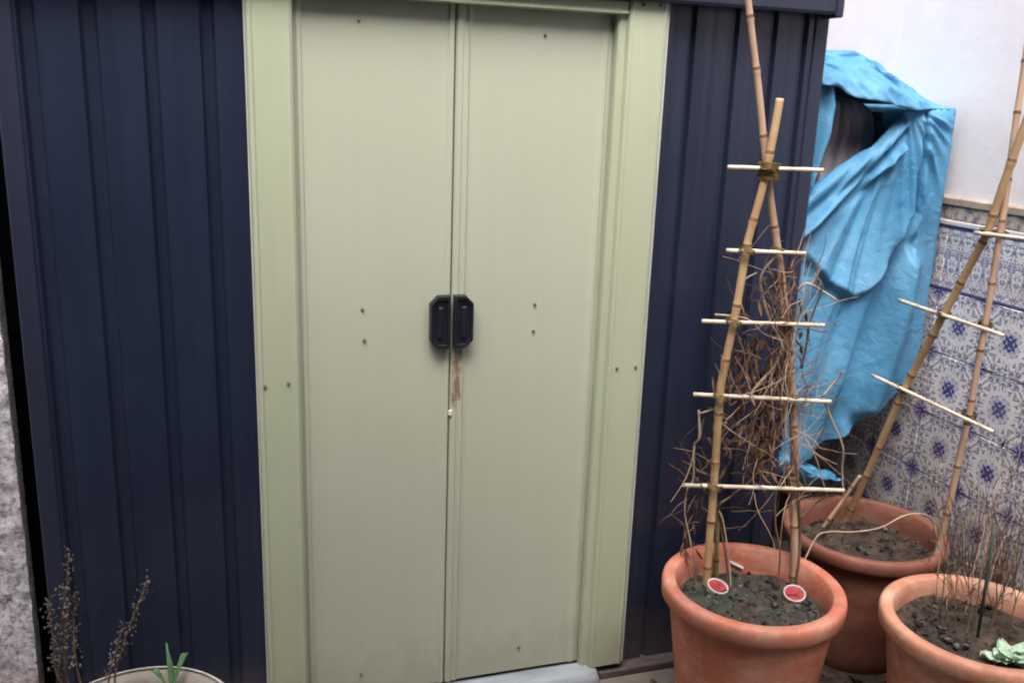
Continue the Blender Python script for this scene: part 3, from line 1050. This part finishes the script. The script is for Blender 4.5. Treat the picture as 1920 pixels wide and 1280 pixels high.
# ================================================================ POTS
def pot(name, cx, cy, R_, zr, zb, band, lip, mat, soilmat, label, soil_drop, seed):
    t = thing(name, label, "plant pot", (cx, cy, zb), "terracotta pots" if 'terra' in label else None)
    rb = R_ * 0.70
    k = (R_ - 0.022 - rb) / (zr - band - zb)
    prof = [(rb - 0.02, zb + 0.004), (rb - 0.004, zb), (rb, zb + 0.006)]
    n = 8
    for i in range(1, n + 1):
        z = zb + 0.006 + (zr - band - zb - 0.012) * i / n
        prof.append((rb + k * (z - zb), z))
    Rb = rb + k * (zr - band - zb)
    prof += [(Rb + 0.004, zr - band), (R_ - 0.006, zr - band + 0.003), (R_ - 0.001, zr - band + 0.010), (R_, zr - 0.016), (R_ - 0.002, zr - 0.006), (R_ - 0.007, zr - 0.001), (R_ - 0.014, zr), (R_ - lip + 0.004, zr - 0.002), (R_ - lip, zr - 0.008)]
    zi = zr - soil_drop - 0.03
    for i in range(1, 5):
        z = zr - 0.008 + (zi - zr + 0.008) * i / 4
        prof.append((R_ - lip - 0.004 - 0.05 * (zr - z), z))
    prof.append((0.03, zi - 0.002))
    me = lathe("body", cx, cy, prof, 72, 0.006)
    part("body", me, t, mat)
    # soil
    bm = bmesh.new()
    rs = R_ - lip - 0.006
    rings, NR, NS = [], 12, 48
    cvt = bm.verts.new((cx, cy, zr - soil_drop))
    for i in range(1, NR + 1):
        ring = []
        for q in range(NS):
            a = 2 * math.pi * q / NS
            r = rs * i / NR
            x, y = cx + r * math.cos(a), cy + r * math.sin(a)
            h = 0.014 * noise.noise(Vector((x * 14, y * 14, seed))) + 0.008 * noise.noise(Vector((x * 40, y * 40, seed)))
            ring.append(bm.verts.new((x, y, zr - soil_drop + h)))
        rings.append(ring)
    for q in range(NS):
        bm.faces.new((cvt, rings[0][q], rings[0][(q + 1) % NS]))
    for i in range(NR - 1):
        for q in range(NS):
            bm.faces.new((rings[i][q], rings[i + 1][q], rings[i + 1][(q + 1) % NS], rings[i][(q + 1) % NS]))
    part("soil", bm_mesh(bm, "soil", True), t, soilmat)
    # crumbs, grit and bits of dry stalk on the soil
    rnd = random.Random(seed)
    bm = bmesh.new()
    for _ in range(150):
        a, r = rnd.uniform(0, 6.283), rs * math.sqrt(rnd.random()) * 0.96
        s = rnd.choice((0.003, 0.004, 0.004, 0.006, 0.009))
        mt = Matrix.Translation((cx + r * math.cos(a), cy + r * math.sin(a), zr - soil_drop + 0.004)) @ Matrix.Rotation(rnd.uniform(0, 6), 4, 'Z') @ Matrix.Rotation(rnd.uniform(-0.6, 0.6), 4, 'X') @ Matrix.Diagonal((s * rnd.uniform(0.7, 2.0), s, s * 0.7, 1))
        bmesh.ops.create_icosphere(bm, subdivisions=1, radius=1.0, matrix=mt)
    for _ in range(46):
        a, r = rnd.uniform(0, 6.283), rs * math.sqrt(rnd.random()) * 0.85
        p = Vector((cx + r * math.cos(a), cy + r * math.sin(a), zr - soil_drop + 0.012))
        b = rnd.uniform(0, 6.283)
        l = rnd.uniform(0.012, 0.045)
        add_tube(bm, [p, p + Vector((l * math.cos(b), l * math.sin(b), rnd.uniform(-0.002, 0.006)))], rnd.uniform(0.0007, 0.0016), 4)
    o = part("soil_crumbs", bm_mesh(bm, "soil_crumbs"), t, 'clod')
    o['kind'] = "stuff"
    return t


pot("plant_pot", 1.305, -0.300, 0.236, 0.350, GZ, 0.052, 0.036, 'pot_orange', 'soil_moss', "bright orange terracotta pot holding the white runged cane trellis in front of the shed", 0.072, 1)
pot("plant_pot", 1.825, -0.080, 0.238, 0.345, GZ, 0.045, 0.030, 'pot_brown', 'soil', "dull brown terracotta pot against the tiled wall, behind the other two", 0.070, 2)
pot("plant_pot", 1.770, -0.592, 0.236, 0.345, GZ, 0.050, 0.034, 'pot_pale', 'soil', "pale chalky terracotta pot at the lower right corner with a mint green leaf", 0.055, 3)
pot("plant_pot", -0.192, -0.412, 0.203, 0.300, GZ, 0.035, 0.014, 'pot_cream', 'soil_moss', "cream plastic flower pot at the bottom left with tall dry seed stalks", 0.080, 4)

# ---------------------------------------------------------------- front cane trellis
tr = thing("cane_trellis", "bamboo cane trellis with five pale rungs standing in the bright orange pot", "trellis", (1.37, -0.2, 0.28), "bamboo trellises")
A = [(1.253, -0.154, 0.262), (1.241, -0.151, 0.85), (1.272, -0.161, 1.228), (1.299, -0.169, 1.40), (1.313, -0.174, 1.572)]
B = [(1.492, -0.232, 0.258), (1.432, -0.213, 0.799), (1.361, -0.190, 1.164), (1.306, -0.171, 1.40), (1.225, -0.145, 1.792), (1.205, -0.140, 1.90)]
A = [(x - 0.003, y - 0.010, z) for x, y, z in A]
B = [(x + 0.003, y + 0.010, z) for x, y, z in B]
poly_cane("cane", A, 0.0108, 0.0098, tr, 'bamboo', 11)
poly_cane("cane", B, 0.0118, 0.0076, tr, 'bamboo_pink', 21)
poly_cane("cane", [(1.500, -0.215, 0.262), (1.488, -0.212, 0.405)], 0.0155, 0.014, tr, 'bamboo_green', 31)
poly_cane("cane", [(1.310, -0.115, 0.262), (1.292, -0.125, 0.43), (1.262, -0.135, 0.55)], 0.007, 0.005, tr, 'bamboo_green', 41)
bars = [((1.208, -0.14, 1.406), (1.429, -0.212, 1.407)), ((1.223, -0.145, 1.202), (1.412, -0.206, 1.202)), ((1.18, -0.131, 1.019), (1.477, -0.227, 1.02)), ((1.175, -0.129, 0.824), (1.516, -0.24, 0.817)), ((1.168, -0.127, 0.57), (1.579, -0.26, 0.571))]
NRM = Vector((0.31, 0.95, 0)).normalized()


def cross_at(pl, z):
    for a, b in zip(pl, pl[1:]):
        if a[2] <= z <= b[2]:
            return Vector(a).lerp(Vector(b), (z - a[2]) / (b[2] - a[2]))
    return Vector(pl[-1])


def add_tie(bm, c, axis, r):
    for k in range(4):
        ring = []
        o = c + axis * (k - 1.5) * 0.004
        a = axis.orthogonal().normalized()
        b = axis.cross(a)
        pts = [o + (a * math.cos(q) + b * math.sin(q)) * (r * random.uniform(0.95, 1.1)) for q in [i * math.pi / 5 for i in range(11)]]
        add_tube(bm, pts, 0.0018, 4, False)


for i, (p, q) in enumerate(bars):
    p, q = Vector(p) - NRM * 0.014, Vector(q) - NRM * 0.014
    pts, rad = cane_path(p, q, 0.0058, 0.0052, 0.003, 0.02, 60 + i)
    part("rung", tube("rung", pts, rad, 8), tr, 'batten')
    for pl in (A, B):
        c = cross_at(pl, (p.z + q.z) / 2)
        bm = bmesh.new()
        add_tie(bm, c - NRM * 0.007, (Vector((0.3, 0.1, 1))).normalized(), 0.019)
        part("tie", bm_mesh(bm, "tie", True), tr, 'tie')
bm = bmesh.new()
for k in range(3):
    add_tie(bm, Vector((1.306, -0.173, 1.385 + 0.014 * k)), Vector((0.05, 0, 1)).normalized(), 0.026)
part("tie", bm_mesh(bm, "tie", True), tr, 'tie')

# ---------------------------------------------------------------- right cane trellis
tr2 = thing("cane_trellis", "taller leaning bamboo cane trellis in the dull brown pot beside the tiled wall", "trellis", (1.9, -0.1, 0.28), "bamboo trellises")
D = [(1.90, 0.098, 0.265), (1.90, -0.081, 0.788), (1.90, -0.283, 1.253), (1.90, -0.352, 1.56), (1.90, -0.385, 1.70)]
E2 = [(1.918, -0.270, 0.268), (1.918, -0.306, 0.766), (1.918, -0.309, 1.061), (1.918, -0.308, 1.311), (1.918, -0.297, 1.637), (1.918, -0.290, 1.85)]
F2 = [(1.80, 0.080, 0.265), (1.845, 0.06, 0.36), (1.876, 0.03, 0.46)]
poly_cane("cane", D, 0.0108, 0.0100, tr2, 'bamboo', 71)
poly_cane("cane", E2, 0.0092, 0.0075, tr2, 'bamboo_pink', 81)
poly_cane("cane", F2, 0.0065, 0.005, tr2, 'bamboo_pink', 91)
bars2 = [((1.9, -0.261, 1.255), (1.9, -0.43, 1.262)), ((1.9, -0.022, 1.025), (1.9, -0.395, 1.014)), ((1.9, 0.045, 0.778), (1.9, -0.414, 0.763))]
for i, (p, q) in enumerate(bars2):
    p, q = Vector(p) - Vector((0.017, 0, 0)), Vector(q) - Vector((0.006, 0, 0))
    pts, rad = cane_path(p, q, 0.0058, 0.005, 0.004, 0.02, 160 + i)
    part("rung", tube("rung", pts, rad, 8), tr2, 'batten')
    for pl in (D, E2):
        c = cross_at(pl, (p.z + q.z) / 2)
        bm = bmesh.new()
        add_tie(bm, c, Vector((0, -0.2, 1)).normalized(), 0.018)
        part("tie", bm_mesh(bm, "tie", True), tr2, 'tie')

# ---------------------------------------------------------------- dead climber on the front trellis
V = [[(1.487, -0.231, 0.262), (1.487, -0.231, 0.411), (1.457, -0.221, 0.589), (1.425, -0.21, 0.739), (1.407, -0.205, 0.885), (1.4, -0.202, 0.971), (1.376, -0.194, 1.082), (1.357, -0.188, 1.164)], [(1.346, -0.185, 1.19), (1.313, -0.174, 1.135), (1.325, -0.178, 1.08), (1.349, -0.186, 1.025)], [(1.349, -0.186, 1.025), (1.382, -0.197, 0.956), (1.369, -0.192, 0.898), (1.334, -0.181, 0.853), (1.305, -0.171, 0.808), (1.288, -0.166, 0.771), (1.267, -0.159, 0.751), (1.248, -0.153, 0.777)], [(1.39, -0.199, 0.942), (1.386, -0.198, 0.884), (1.376, -0.194, 0.826), (1.36, -0.189, 0.781), (1.352, -0.186, 0.736), (1.344, -0.184, 0.676), (1.355, -0.188, 0.601), (1.341, -0.183, 0.569), (1.296, -0.168, 0.537), (1.27, -0.16, 0.52), (1.273, -0.161, 0.481), (1.307, -0.172, 0.331), (1.31, -0.18, 0.262)], [(1.212, -0.141, 1.034), (1.291, -0.167, 1.023), (1.333, -0.181, 0.989), (1.387, -0.198, 0.97)], [(1.25, -0.153, 0.512), (1.273, -0.161, 0.489), (1.292, -0.167, 0.427), (1.312, -0.173, 0.332), (1.316, -0.18, 0.262)], [(1.436, -0.214, 0.634), (1.417, -0.208, 0.557), (1.419, -0.209, 0.463), (1.437, -0.214, 0.385), (1.44, -0.22, 0.262)], [(1.496, -0.233, 0.823), (1.53, -0.245, 0.758), (1.564, -0.256, 0.692), (1.575, -0.259, 0.625), (1.581, -0.261, 0.548)], [(1.502, -0.236, 0.823), (1.529, -0.244, 0.875), (1.54, -0.248, 0.898)], [(1.434, -0.213, 0.901), (1.441, -0.216, 0.958), (1.446, -0.217, 1.029), (1.463, -0.223, 1.113), (1.447, -0.218, 1.14)], [(1.195, -0.135, 0.775), (1.203, -0.138, 0.701), (1.19, -0.134, 0.67), (1.197, -0.136, 0.579), (1.183, -0.132, 0.548), (1.184, -0.132, 0.485), (1.204, -0.138, 0.407), (1.217, -0.143, 0.328), (1.225, -0.15, 0.262)], [(1.241, -0.15, 0.779), (1.195, -0.135, 0.775)], [(1.264, -0.158, 0.748), (1.254, -0.155, 0.703), (1.288, -0.166, 0.659)], [(1.283, -0.164, 1.037), (1.258, -0.156, 1.105), (1.281, -0.163, 1.133), (1.305, -0.171, 1.148)], [(1.4, -0.202, 1.097), (1.423, -0.21, 1.125), (1.463, -0.223, 1.106), (1.504, -0.236, 1.087)], [(1.479, -0.228, 0.482), (1.529, -0.244, 0.53), (1.56, -0.254, 0.555)]]
vine = thing("dead_climber", "tangled dry dead climbing plant wound through the trellis in the orange pot", "climbing plant", (1.45, -0.22, 0.28))
rv_ = random.Random(3)


def jitter(pts, amp, rnd):
    out = []
    for i, p in enumerate(pts):
        d = rnd.uniform(-amp, amp)
        out.append(Vector(p) + NRM * d + Vector((rnd.uniform(-amp, amp), 0, rnd.uniform(-amp, amp))) * 0.25)
    return out


for i, v in enumerate(V):
    pts = smooth_path(jitter(v, 0.014, rv_), 4)
    r0 = 0.0046 if i in (0, 3) else 0.0036
    rad = [r0 * (1 - 0.45 * k / (len(pts) - 1)) for k in range(len(pts))]
    part("stem", tube("stem", pts, rad, 5), vine, 'twig' if i % 3 else 'twig_dark')


def twig_tangle(bm, c, spread, n, L, rnd, r=0.0015, updir=0.3, vert=1.0, wig=0.36):
    for _ in range(n):
        p = Vector(c) + Vector((rnd.gauss(0, spread[0]), rnd.gauss(0, spread[1]), rnd.gauss(0, spread[2])))
        d = Vector((rnd.uniform(-1, 1), rnd.uniform(-0.5, 0.5), (rnd.uniform(-1, 1) + updir) * vert)).normalized()
        pts = [p]
        l = L * rnd.uniform(0.4, 1.2)
        for k in range(5):
            d = (d + Vector((rnd.uniform(-1, 1), rnd.uniform(-0.5, 0.5), rnd.uniform(-1, 1))) * wig).normalized()
            p = p + d * l / 5
            pts.append(p)
        pts = smooth_path(pts, 2)
        rr = r * rnd.uniform(0.6, 1.3)
        add_tube(bm, pts, [rr * (1 - 0.6 * q / (len(pts) - 1)) for q in range(len(pts))], 4)


bm = bmesh.new()
twig_tangle(bm, (1.41, -0.20, 0.97), (0.045, 0.02, 0.055), 40, 0.12, rv_)
twig_tangle(bm, (1.37, -0.19, 1.10), (0.05, 0.02, 0.05), 26, 0.12, rv_)
twig_tangle(bm, (1.33, -0.18, 0.83), (0.05, 0.02, 0.07), 26, 0.11, rv_)
twig_tangle(bm, (1.24, -0.15, 0.66), (0.035, 0.015, 0.08), 26, 0.10, rv_)
twig_tangle(bm, (1.36, -0.19, 0.68), (0.05, 0.02, 0.07), 30, 0.10, rv_)
twig_tangle(bm, (1.46, -0.22, 0.78), (0.05, 0.02, 0.10), 26, 0.10, rv_)
twig_tangle(bm, (1.21, -0.14, 0.48), (0.02, 0.01, 0.08), 14, 0.10, rv_)
o = part("twig_tangle", bm_mesh(bm, "twig_tangle"), vine, 'twig_dark')
o['kind'] = "stuff"
bm = bmesh.new()
for c in ((1.405, -0.205, 0.95), (1.42, -0.21, 0.82), (1.435, -0.212, 0.72), (1.385, -0.2, 1.08), (1.34, -0.18, 0.80), (1.36, -0.185, 0.64), (1.45, -0.22, 0.60), (1.25, -0.15, 0.70)):
    twig_tangle(bm, c, (0.022, 0.014, 0.06), 8 if c[0] < 1.37 else 20, 0.17, rv_, 0.0015, 0.2, 3.0, 0.22)
o = part("straw_strands", bm_mesh(bm, "straw_strands"), vine, 'straw')
o['kind'] = "stuff"


def add_leaf(bm, c, L, W, rnd, droop=True):
    ax = Vector((rnd.uniform(-0.5, 0.5), rnd.uniform(-0.5, 0.5), -1 if droop else rnd.uniform(-0.2, 0.2))).normalized()
    sd_ = ax.cross(Vector((rnd.uniform(-1, 1), rnd.uniform(-1, 1), rnd.uniform(-0.3, 0.3)))).normalized()
    nn = ax.cross(sd_)
    curl = rnd.uniform(-0.5, 0.8)
    rows = []
    for k, wv in enumerate((0.15, 0.8, 1.0, 0.6, 0.08)):
        t = k / 4
        p = Vector(c) + ax * L * t + nn * L * curl * t * t * 0.6
        rows.append((bm.verts.new(p - sd_ * W * wv * 0.5 + nn * W * 0.25), bm.verts.new(p), bm.verts.new(p + sd_ * W * wv * 0.5 + nn * W * 0.25)))
    for a, b in zip(rows, rows[1:]):
        bm.faces.new((a[0], a[1], b[1], b[0]))
        bm.faces.new((a[1], a[2], b[2], b[1]))


bm = bmesh.new()
for c, sp, n in (((1.336, -0.165, 0.84), (0.035, 0.012, 0.08), 150), ((1.385, -0.18, 0.75), (0.018, 0.012, 0.08), 150), ((1.305, -0.155, 0.93), (0.025, 0.01, 0.05), 30), ((1.39, -0.2, 1.0), (0.03, 0.012, 0.05), 36), ((1.372, -0.18, 0.66), (0.02, 0.012, 0.05), 30), ((1.20, -0.13, 0.46), (0.012, 0.01, 0.05), 14), ((1.37, -0.19, 1.10), (0.02, 0.01, 0.03), 10), ((1.27, -0.15, 0.70), (0.03, 0.01, 0.05), 16)):
    for _ in range(n):
        add_leaf(bm, (rv_.gauss(c[0], sp[0]), rv_.gauss(c[1], sp[1]), rv_.gauss(c[2], sp[2])), rv_.uniform(0.02, 0.05), rv_.uniform(0.004, 0.012), rv_)
o = part("dead_leaves", bm_mesh(bm, "dead_leaves", True), vine, 'deadleaf')
o['kind'] = "stuff"

# ---------------------------------------------------------------- things lying in the orange pot
def lid(loc, rz, tilt, label):
    t = thing("plastic_tub", label, "tub", loc, "red plastic tubs on the soil")
    t.rotation_euler = (tilt, 0, rz)
    bm = bmesh.new()
    prof = [(0.026, -0.010), (0.029, 0.006), (0.0295, 0.010), (0.0265, 0.011), (0.0255, 0.007)]
    rings = [[bm.verts.new((r * math.cos(k * math.pi / 12), r * math.sin(k * math.pi / 12), z)) for k in range(24)] for r, z in prof]
    for i in range(len(prof) - 1):
        for k in range(24):
            bm.faces.new((rings[i][k], rings[i][(k + 1) % 24], rings[i + 1][(k + 1) % 24], rings[i + 1][k]))
    link("rim", bm_mesh(bm, "rim", True), t, 'white')
    bm = bmesh.new()
    rings = [[bm.verts.new((r * math.cos(k * math.pi / 12), r * math.sin(k * math.pi / 12), z + 0.0012 * noise.noise(Vector((r * 90, k, 1))))) for k in range(24)] for r, z in ((0.0254, 0.0068), (0.020, 0.0072), (0.010, 0.0058))]
    for i in range(2):
        for k in range(24):
            bm.faces.new((rings[i][k], rings[i][(k + 1) % 24], rings[i + 1][(k + 1) % 24], rings[i + 1][k]))
    bm.faces.new(rings[2])
    link("disc", bm_mesh(bm, "disc", True), t, 'red')
    return t


lid((1.262, -0.200, 0.284), 0.3, R(17), "small round red plastic tub with white rim at the foot of the left cane")
lid((1.448, -0.285, 0.284), -0.5, R(20), "small round red plastic tub with white rim at the foot of the right cane")
bm = bmesh.new()
add_box(bm, -0.022, 0.022, -0.006, 0.006, -0.002, 0.002, 0.001)
o = link("plant_label", bm_mesh(bm, "plant_label"), None, 'white')
o.location = (1.368, -0.120, 0.300)
o.rotation_euler = (0.3, R(24), R(-25))
tag(o, "small white plastic plant label lying on the soil at the back of the orange pot", "plant label")

# twig reaching from the orange pot across the brown pot
tw = tube("fallen_twig", smooth_path([(1.503, -0.215, 0.29), (1.55, -0.21, 0.40), (1.60, -0.2, 0.412), (1.685, -0.2, 0.402), (1.775, -0.2, 0.405), (1.861, -0.2, 0.435), (1.938, -0.205, 0.424), (1.985, -0.21, 0.36), (2.0, -0.215, 0.28), (1.995, -0.22, 0.21)], 5), 0.0023, 5)
tag(link("fallen_twig", tw, None, 'twig'), "long thin grey twig bent over the brown pot from the orange pot", "twig")

# ---------------------------------------------------------------- dry plant and leaf in the pale pot
dry = thing("dry_plant", "thin brown dead plant with upright wiry stems in the pale pot", "plant", (1.83, -0.55, 0.28))
rd = random.Random(12)
bm_l = bmesh.new()
for i in range(26):
    a, r = rd.uniform(0, 6.28), rd.uniform(0.02, 0.135)
    x, y = 1.842 + r * math.cos(a), -0.50 + r * math.sin(a) * 0.8
    h = rd.uniform(0.14, 0.46)
    lean = Vector((rd.uniform(-0.10, 0.10), rd.uniform(-0.05, 0.06), 0))
    pts = [Vector((x, y, 0.27))]
    for k in range(1, 6):
        t = k / 5
        p = Vector((x, y, 0.27)) + lean * t * (0.6 + t) + Vector((rd.uniform(-0.010, 0.010), rd.uniform(-0.008, 0.008), h * t))
        pts.append(p)
        if rd.random() < 0.7:
            q = p + Vector((rd.uniform(-0.05, 0.05), rd.uniform(-0.03, 0.03), rd.uniform(0.01, 0.06)))
            add_tube(bm_l, smooth_path([p, (p + q) / 2 + Vector((0, 0, 0.01)), q], 2), 0.0011, 4)
            if rd.random() < 0.5:
                add_leaf(bm_l, q, rd.uniform(0.012, 0.03), rd.uniform(0.004, 0.010), rd)
    pts = smooth_path(pts, 3)
    part("stem", tube("stem", pts, [0.0017 * (1 - 0.6 * k / (len(pts) - 1)) for k in range(len(pts))], 5), dry, ('twig_dark', 'twig', 'twig_dark', 'twig_dark')[i % 4])
o = part("side_shoots", bm_mesh(bm_l, "side_shoots"), dry, 'twig_dark')
o['kind'] = "stuff"
st = tube("plant_stake", [(1.778, -0.585, 0.262), (1.770, -0.588, 0.45), (1.762, -0.590, 0.60)], [0.004, 0.004, 0.0035], 8)
tag(link("plant_stake", st, None, 'stake'), "thin dark green upright stake stuck in the pale pot's soil", "stake")


def leaf_mesh(name, L, W, curl, ruff, seed):
    bm = bmesh.new()
    nu, nv = 14, 8
    g = []
    for i in range(nu + 1):
        t = i / nu
        wv = math.sin(math.pi * min(1, 0.08 + t * 0.90)) ** 0.7
        row = []
        for j in range(nv + 1):
            s = j / nv * 2 - 1
            row.append(bm.verts.new((L * (t - 0.5), W * 0.5 * wv * s, curl * (t - 0.4) ** 2 * L + 0.25 * W * s * s + ruff * noise.noise(Vector((t * 7, s * 4, seed))))))
        g.append(row)
    for i in range(nu):
        for j in range(nv):
            bm.faces.new((g[i][j], g[i + 1][j], g[i + 1][j + 1], g[i][j + 1]))
    me = bm_mesh(bm, name, True)
    return me


ml = thing("pale_plant", "flattened mint green leaves lying at the front rim of the pale pot", "plant", (1.758, -0.700, 0.300))
for i, (dx, dy, dz, L, W, rz, ry, c_) in enumerate(((0.02, 0.0, 0.006, 0.11, 0.05, -0.25, 0.0, 0.3), (-0.03, 0.005, 0.0, 0.08, 0.045, 2.7, 0.0, 0.3), (0.0, -0.015, 0.006, 0.07, 0.040, -1.2, -0.02, 0.3), (0.005, 0.02, 0.01, 0.07, 0.035, 1.1, -0.04, 0.3), (0.045, 0.008, 0.016, 0.07, 0.03, 0.1, -0.08, 0.3))):
    lf = link("leaf", leaf_mesh("leaf", L, W, c_, 0.008, i), ml, 'mint')
    lf.location = (dx, dy, dz)
    lf.rotation_euler = (0, ry, rz)

# dry grass growing between the brown pot and the wall
gr = thing("dry_grass", "tuft of wiry brown dead grass between the brown pot and the pale pot", "plant", (2.04, -0.36, GZ))
bmg = bmesh.new()
for i in range(150):
    x, y = 2.04 + rd.gauss(0, 0.024), -0.36 + rd.gauss(0, 0.07)
    x = min(x, 2.10)
    h = rd.uniform(0.25, 0.62)
    ln = Vector((rd.uniform(-0.13, 0.02), rd.uniform(-0.10, 0.10), 0))
    pts = smooth_path([Vector((x, y, GZ)), Vector((x, y, GZ + h * 0.4)) + ln * 0.2, Vector((x, y, GZ + h * 0.8)) + ln * 0.6, Vector((x, y, GZ + h)) + ln], 3)
    add_tube(bmg, pts, [0.0020 * (1 - 0.7 * k / (len(pts) - 1)) for k in range(len(pts))], 4)
o = part("blades", bm_mesh(bmg, "blades"), gr, 'twig_dark')
o['kind'] = "stuff"

# ---------------------------------------------------------------- dry seed stalks in the cream pot
stk = thing("seed_stalk_plant", "dry brown plant with seed head stalks in the cream pot at the lower left", "plant", (-0.24, -0.38, 0.22))
rs_ = random.Random(8)
stems = [[(-0.27, -0.34, 0.21), (-0.325, -0.32, 0.36), (-0.318, -0.30, 0.50), (-0.303, -0.30, 0.635)],
         [(-0.26, -0.36, 0.21), (-0.300, -0.33, 0.36), (-0.308, -0.30, 0.46), (-0.298, -0.29, 0.540)],
         [(-0.22, -0.36, 0.21), (-0.236, -0.32, 0.345), (-0.200, -0.30, 0.455), (-0.160, -0.30, 0.555)],
         [(-0.25, -0.37, 0.21), (-0.338, -0.33, 0.37), (-0.345, -0.31, 0.45), (-0.352, -0.30, 0.53)],
         [(-0.26, -0.34, 0.21), (-0.335, -0.31, 0.33), (-0.330, -0.30, 0.42), (-0.322, -0.30, 0.56)],
         [(-0.23, -0.38, 0.21), (-0.248, -0.33, 0.33), (-0.232, -0.31, 0.40), (-0.215, -0.30, 0.45)]]
for i, s in enumerate(stems):
    pts = smooth_path(s, 6)
    part("stalk", tube("stalk", pts, [0.0028 * (1 - 0.4 * k / (len(pts) - 1)) for k in range(len(pts))], 5), stk, 'twig_dark')
    bm = bmesh.new()
    n = len(pts)
    for k in range(int(n * 0.45), n):
        for _ in range(9):
            p = pts[k] + Vector((rs_.gauss(0, 0.006), rs_.gauss(0, 0.006), rs_.gauss(0, 0.007)))
            s_ = rs_.uniform(0.0010, 0.0030)
            mt = Matrix.Translation(p) @ Matrix.Rotation(rs_.uniform(0, 6), 4, 'X') @ Matrix.Diagonal((s_, s_, s_ * 1.6, 1))
            bmesh.ops.create_icosphere(bm, subdivisions=1, radius=1, matrix=mt)
    o = part("seed_head", bm_mesh(bm, "seed_head"), stk, 'seed')
sh = thing("green_shoot", "single fresh green shoot at the rim of the cream pot", "plant", (-0.13, -0.26, 0.23))
for dx, rz in ((0.0, 0.2), (0.004, 1.9), (-0.004, 3.6)):
    bm = bmesh.new()
    rows = []
    for k in range(7):
        t = k / 6
        wv = 0.008 * math.sin(math.pi * (0.22 + 0.77 * t))
        off = 0.040 * t * t
        rows.append((bm.verts.new((dx + off * math.cos(rz) - wv * math.sin(rz), off * math.sin(rz) + wv * math.cos(rz), (0.115 + dx * 4) * t)), bm.verts.new((dx + off * math.cos(rz) * 0.6, off * math.sin(rz) * 0.6, (0.115 + dx * 4) * t)), bm.verts.new((dx + off * math.cos(rz) + wv * math.sin(rz), off * math.sin(rz) - wv * math.cos(rz), (0.115 + dx * 4) * t))))
    for a, b in zip(rows, rows[1:]):
        bm.faces.new((a[0], a[1], b[1], b[0])); bm.faces.new((a[1], a[2], b[2], b[1]))
    link("leaf", bm_mesh(bm, "leaf", True), sh, 'green')

# ---------------------------------------------------------------- ground clutter
ck = random.Random(21)
bm = bmesh.new()
for _ in range(900):
    x, y = ck.uniform(1.0, 2.08), ck.uniform(-0.75, 0.12)
    if x < 1.32 and ck.random() < 0.85:
        continue
    if math.hypot(x - 1.305, y + 0.3) < 0.17 or math.hypot(x - 1.835, y + 0.085) < 0.19 or math.hypot(x - 1.77, y + 0.59) < 0.165 or (x < 1.56 and y > -0.06):
        continue
    L, W = ck.uniform(0.015, 0.05), ck.uniform(0.006, 0.022)
    add_leaf(bm, (x, y, GZ + ck.uniform(0.008, 0.022)), L, W, ck, False)
for _ in range(120):
    x, y = ck.uniform(1.40, 2.08), ck.uniform(-0.7, 0.1)
    if math.hypot(x - 1.305, y + 0.3) < 0.17 or math.hypot(x - 1.835, y + 0.085) < 0.19 or math.hypot(x - 1.77, y + 0.59) < 0.165 or (x < 1.58 and y > -0.06):
        continue
    a = ck.uniform(0, 6.28)
    l = ck.uniform(0.03, 0.09)
    add_tube(bm, [(x, y, GZ + 0.012), (x + l * math.cos(a), y + l * math.sin(a), GZ + 0.016)], 0.0016, 4)
o = link("leaf_litter", bm_mesh(bm, "leaf_litter", True), None, 'litter')
tag(o, "brown dead leaves and twigs littering the ground between the pots", "leaf litter", None, "stuff")
bm = bmesh.new()
NS = 60
ring0 = bm.verts.new((1.72, -0.22, GZ + 0.012))
pr = None
for i in range(1, 15):
    ring = []
    for q in range(NS):
        a = 2 * math.pi * q / NS
        rr = i / 14
        x = 1.70 + 0.36 * rr * math.cos(a) * (1 + 0.12 * noise.noise(Vector((math.cos(a) * 2, math.sin(a) * 2, 3))))
        y = -0.33 + 0.40 * rr * math.sin(a) * (1 + 0.12 * noise.noise(Vector((math.cos(a) * 2, math.sin(a) * 2, 6))))
        z = GZ + (0.012 + 0.008 * noise.noise(Vector((x * 20, y * 20, 1)))) * (1 - rr ** 4) - 0.006 * rr ** 6
        ring.append(bm.verts.new((x, y, z)))
    for q in range(NS):
        if pr is None:
            bm.faces.new((ring0, ring[q], ring[(q + 1) % NS]))
        else:
            bm.faces.new((pr[q], ring[q], ring[(q + 1) % NS], pr[(q + 1) % NS]))
    pr = ring
o = link("spilled_soil", bm_mesh(bm, "spilled_soil", True), None, 'soil')
tag(o, "dark spilled soil covering the paving between the three terracotta pots", "soil", None, "stuff")
ps, rr = cane_path((1.555, -0.21, GZ + 0.02), (1.60, -0.52, GZ + 0.022), 0.009, 0.008, 0.004, 0.02, 300)
tag(link("loose_cane", tube("loose_cane", ps, rr, 8), None, 'bamboo_pink'), "loose grey bamboo cane lying on the ground between the orange and pale pots", "cane")
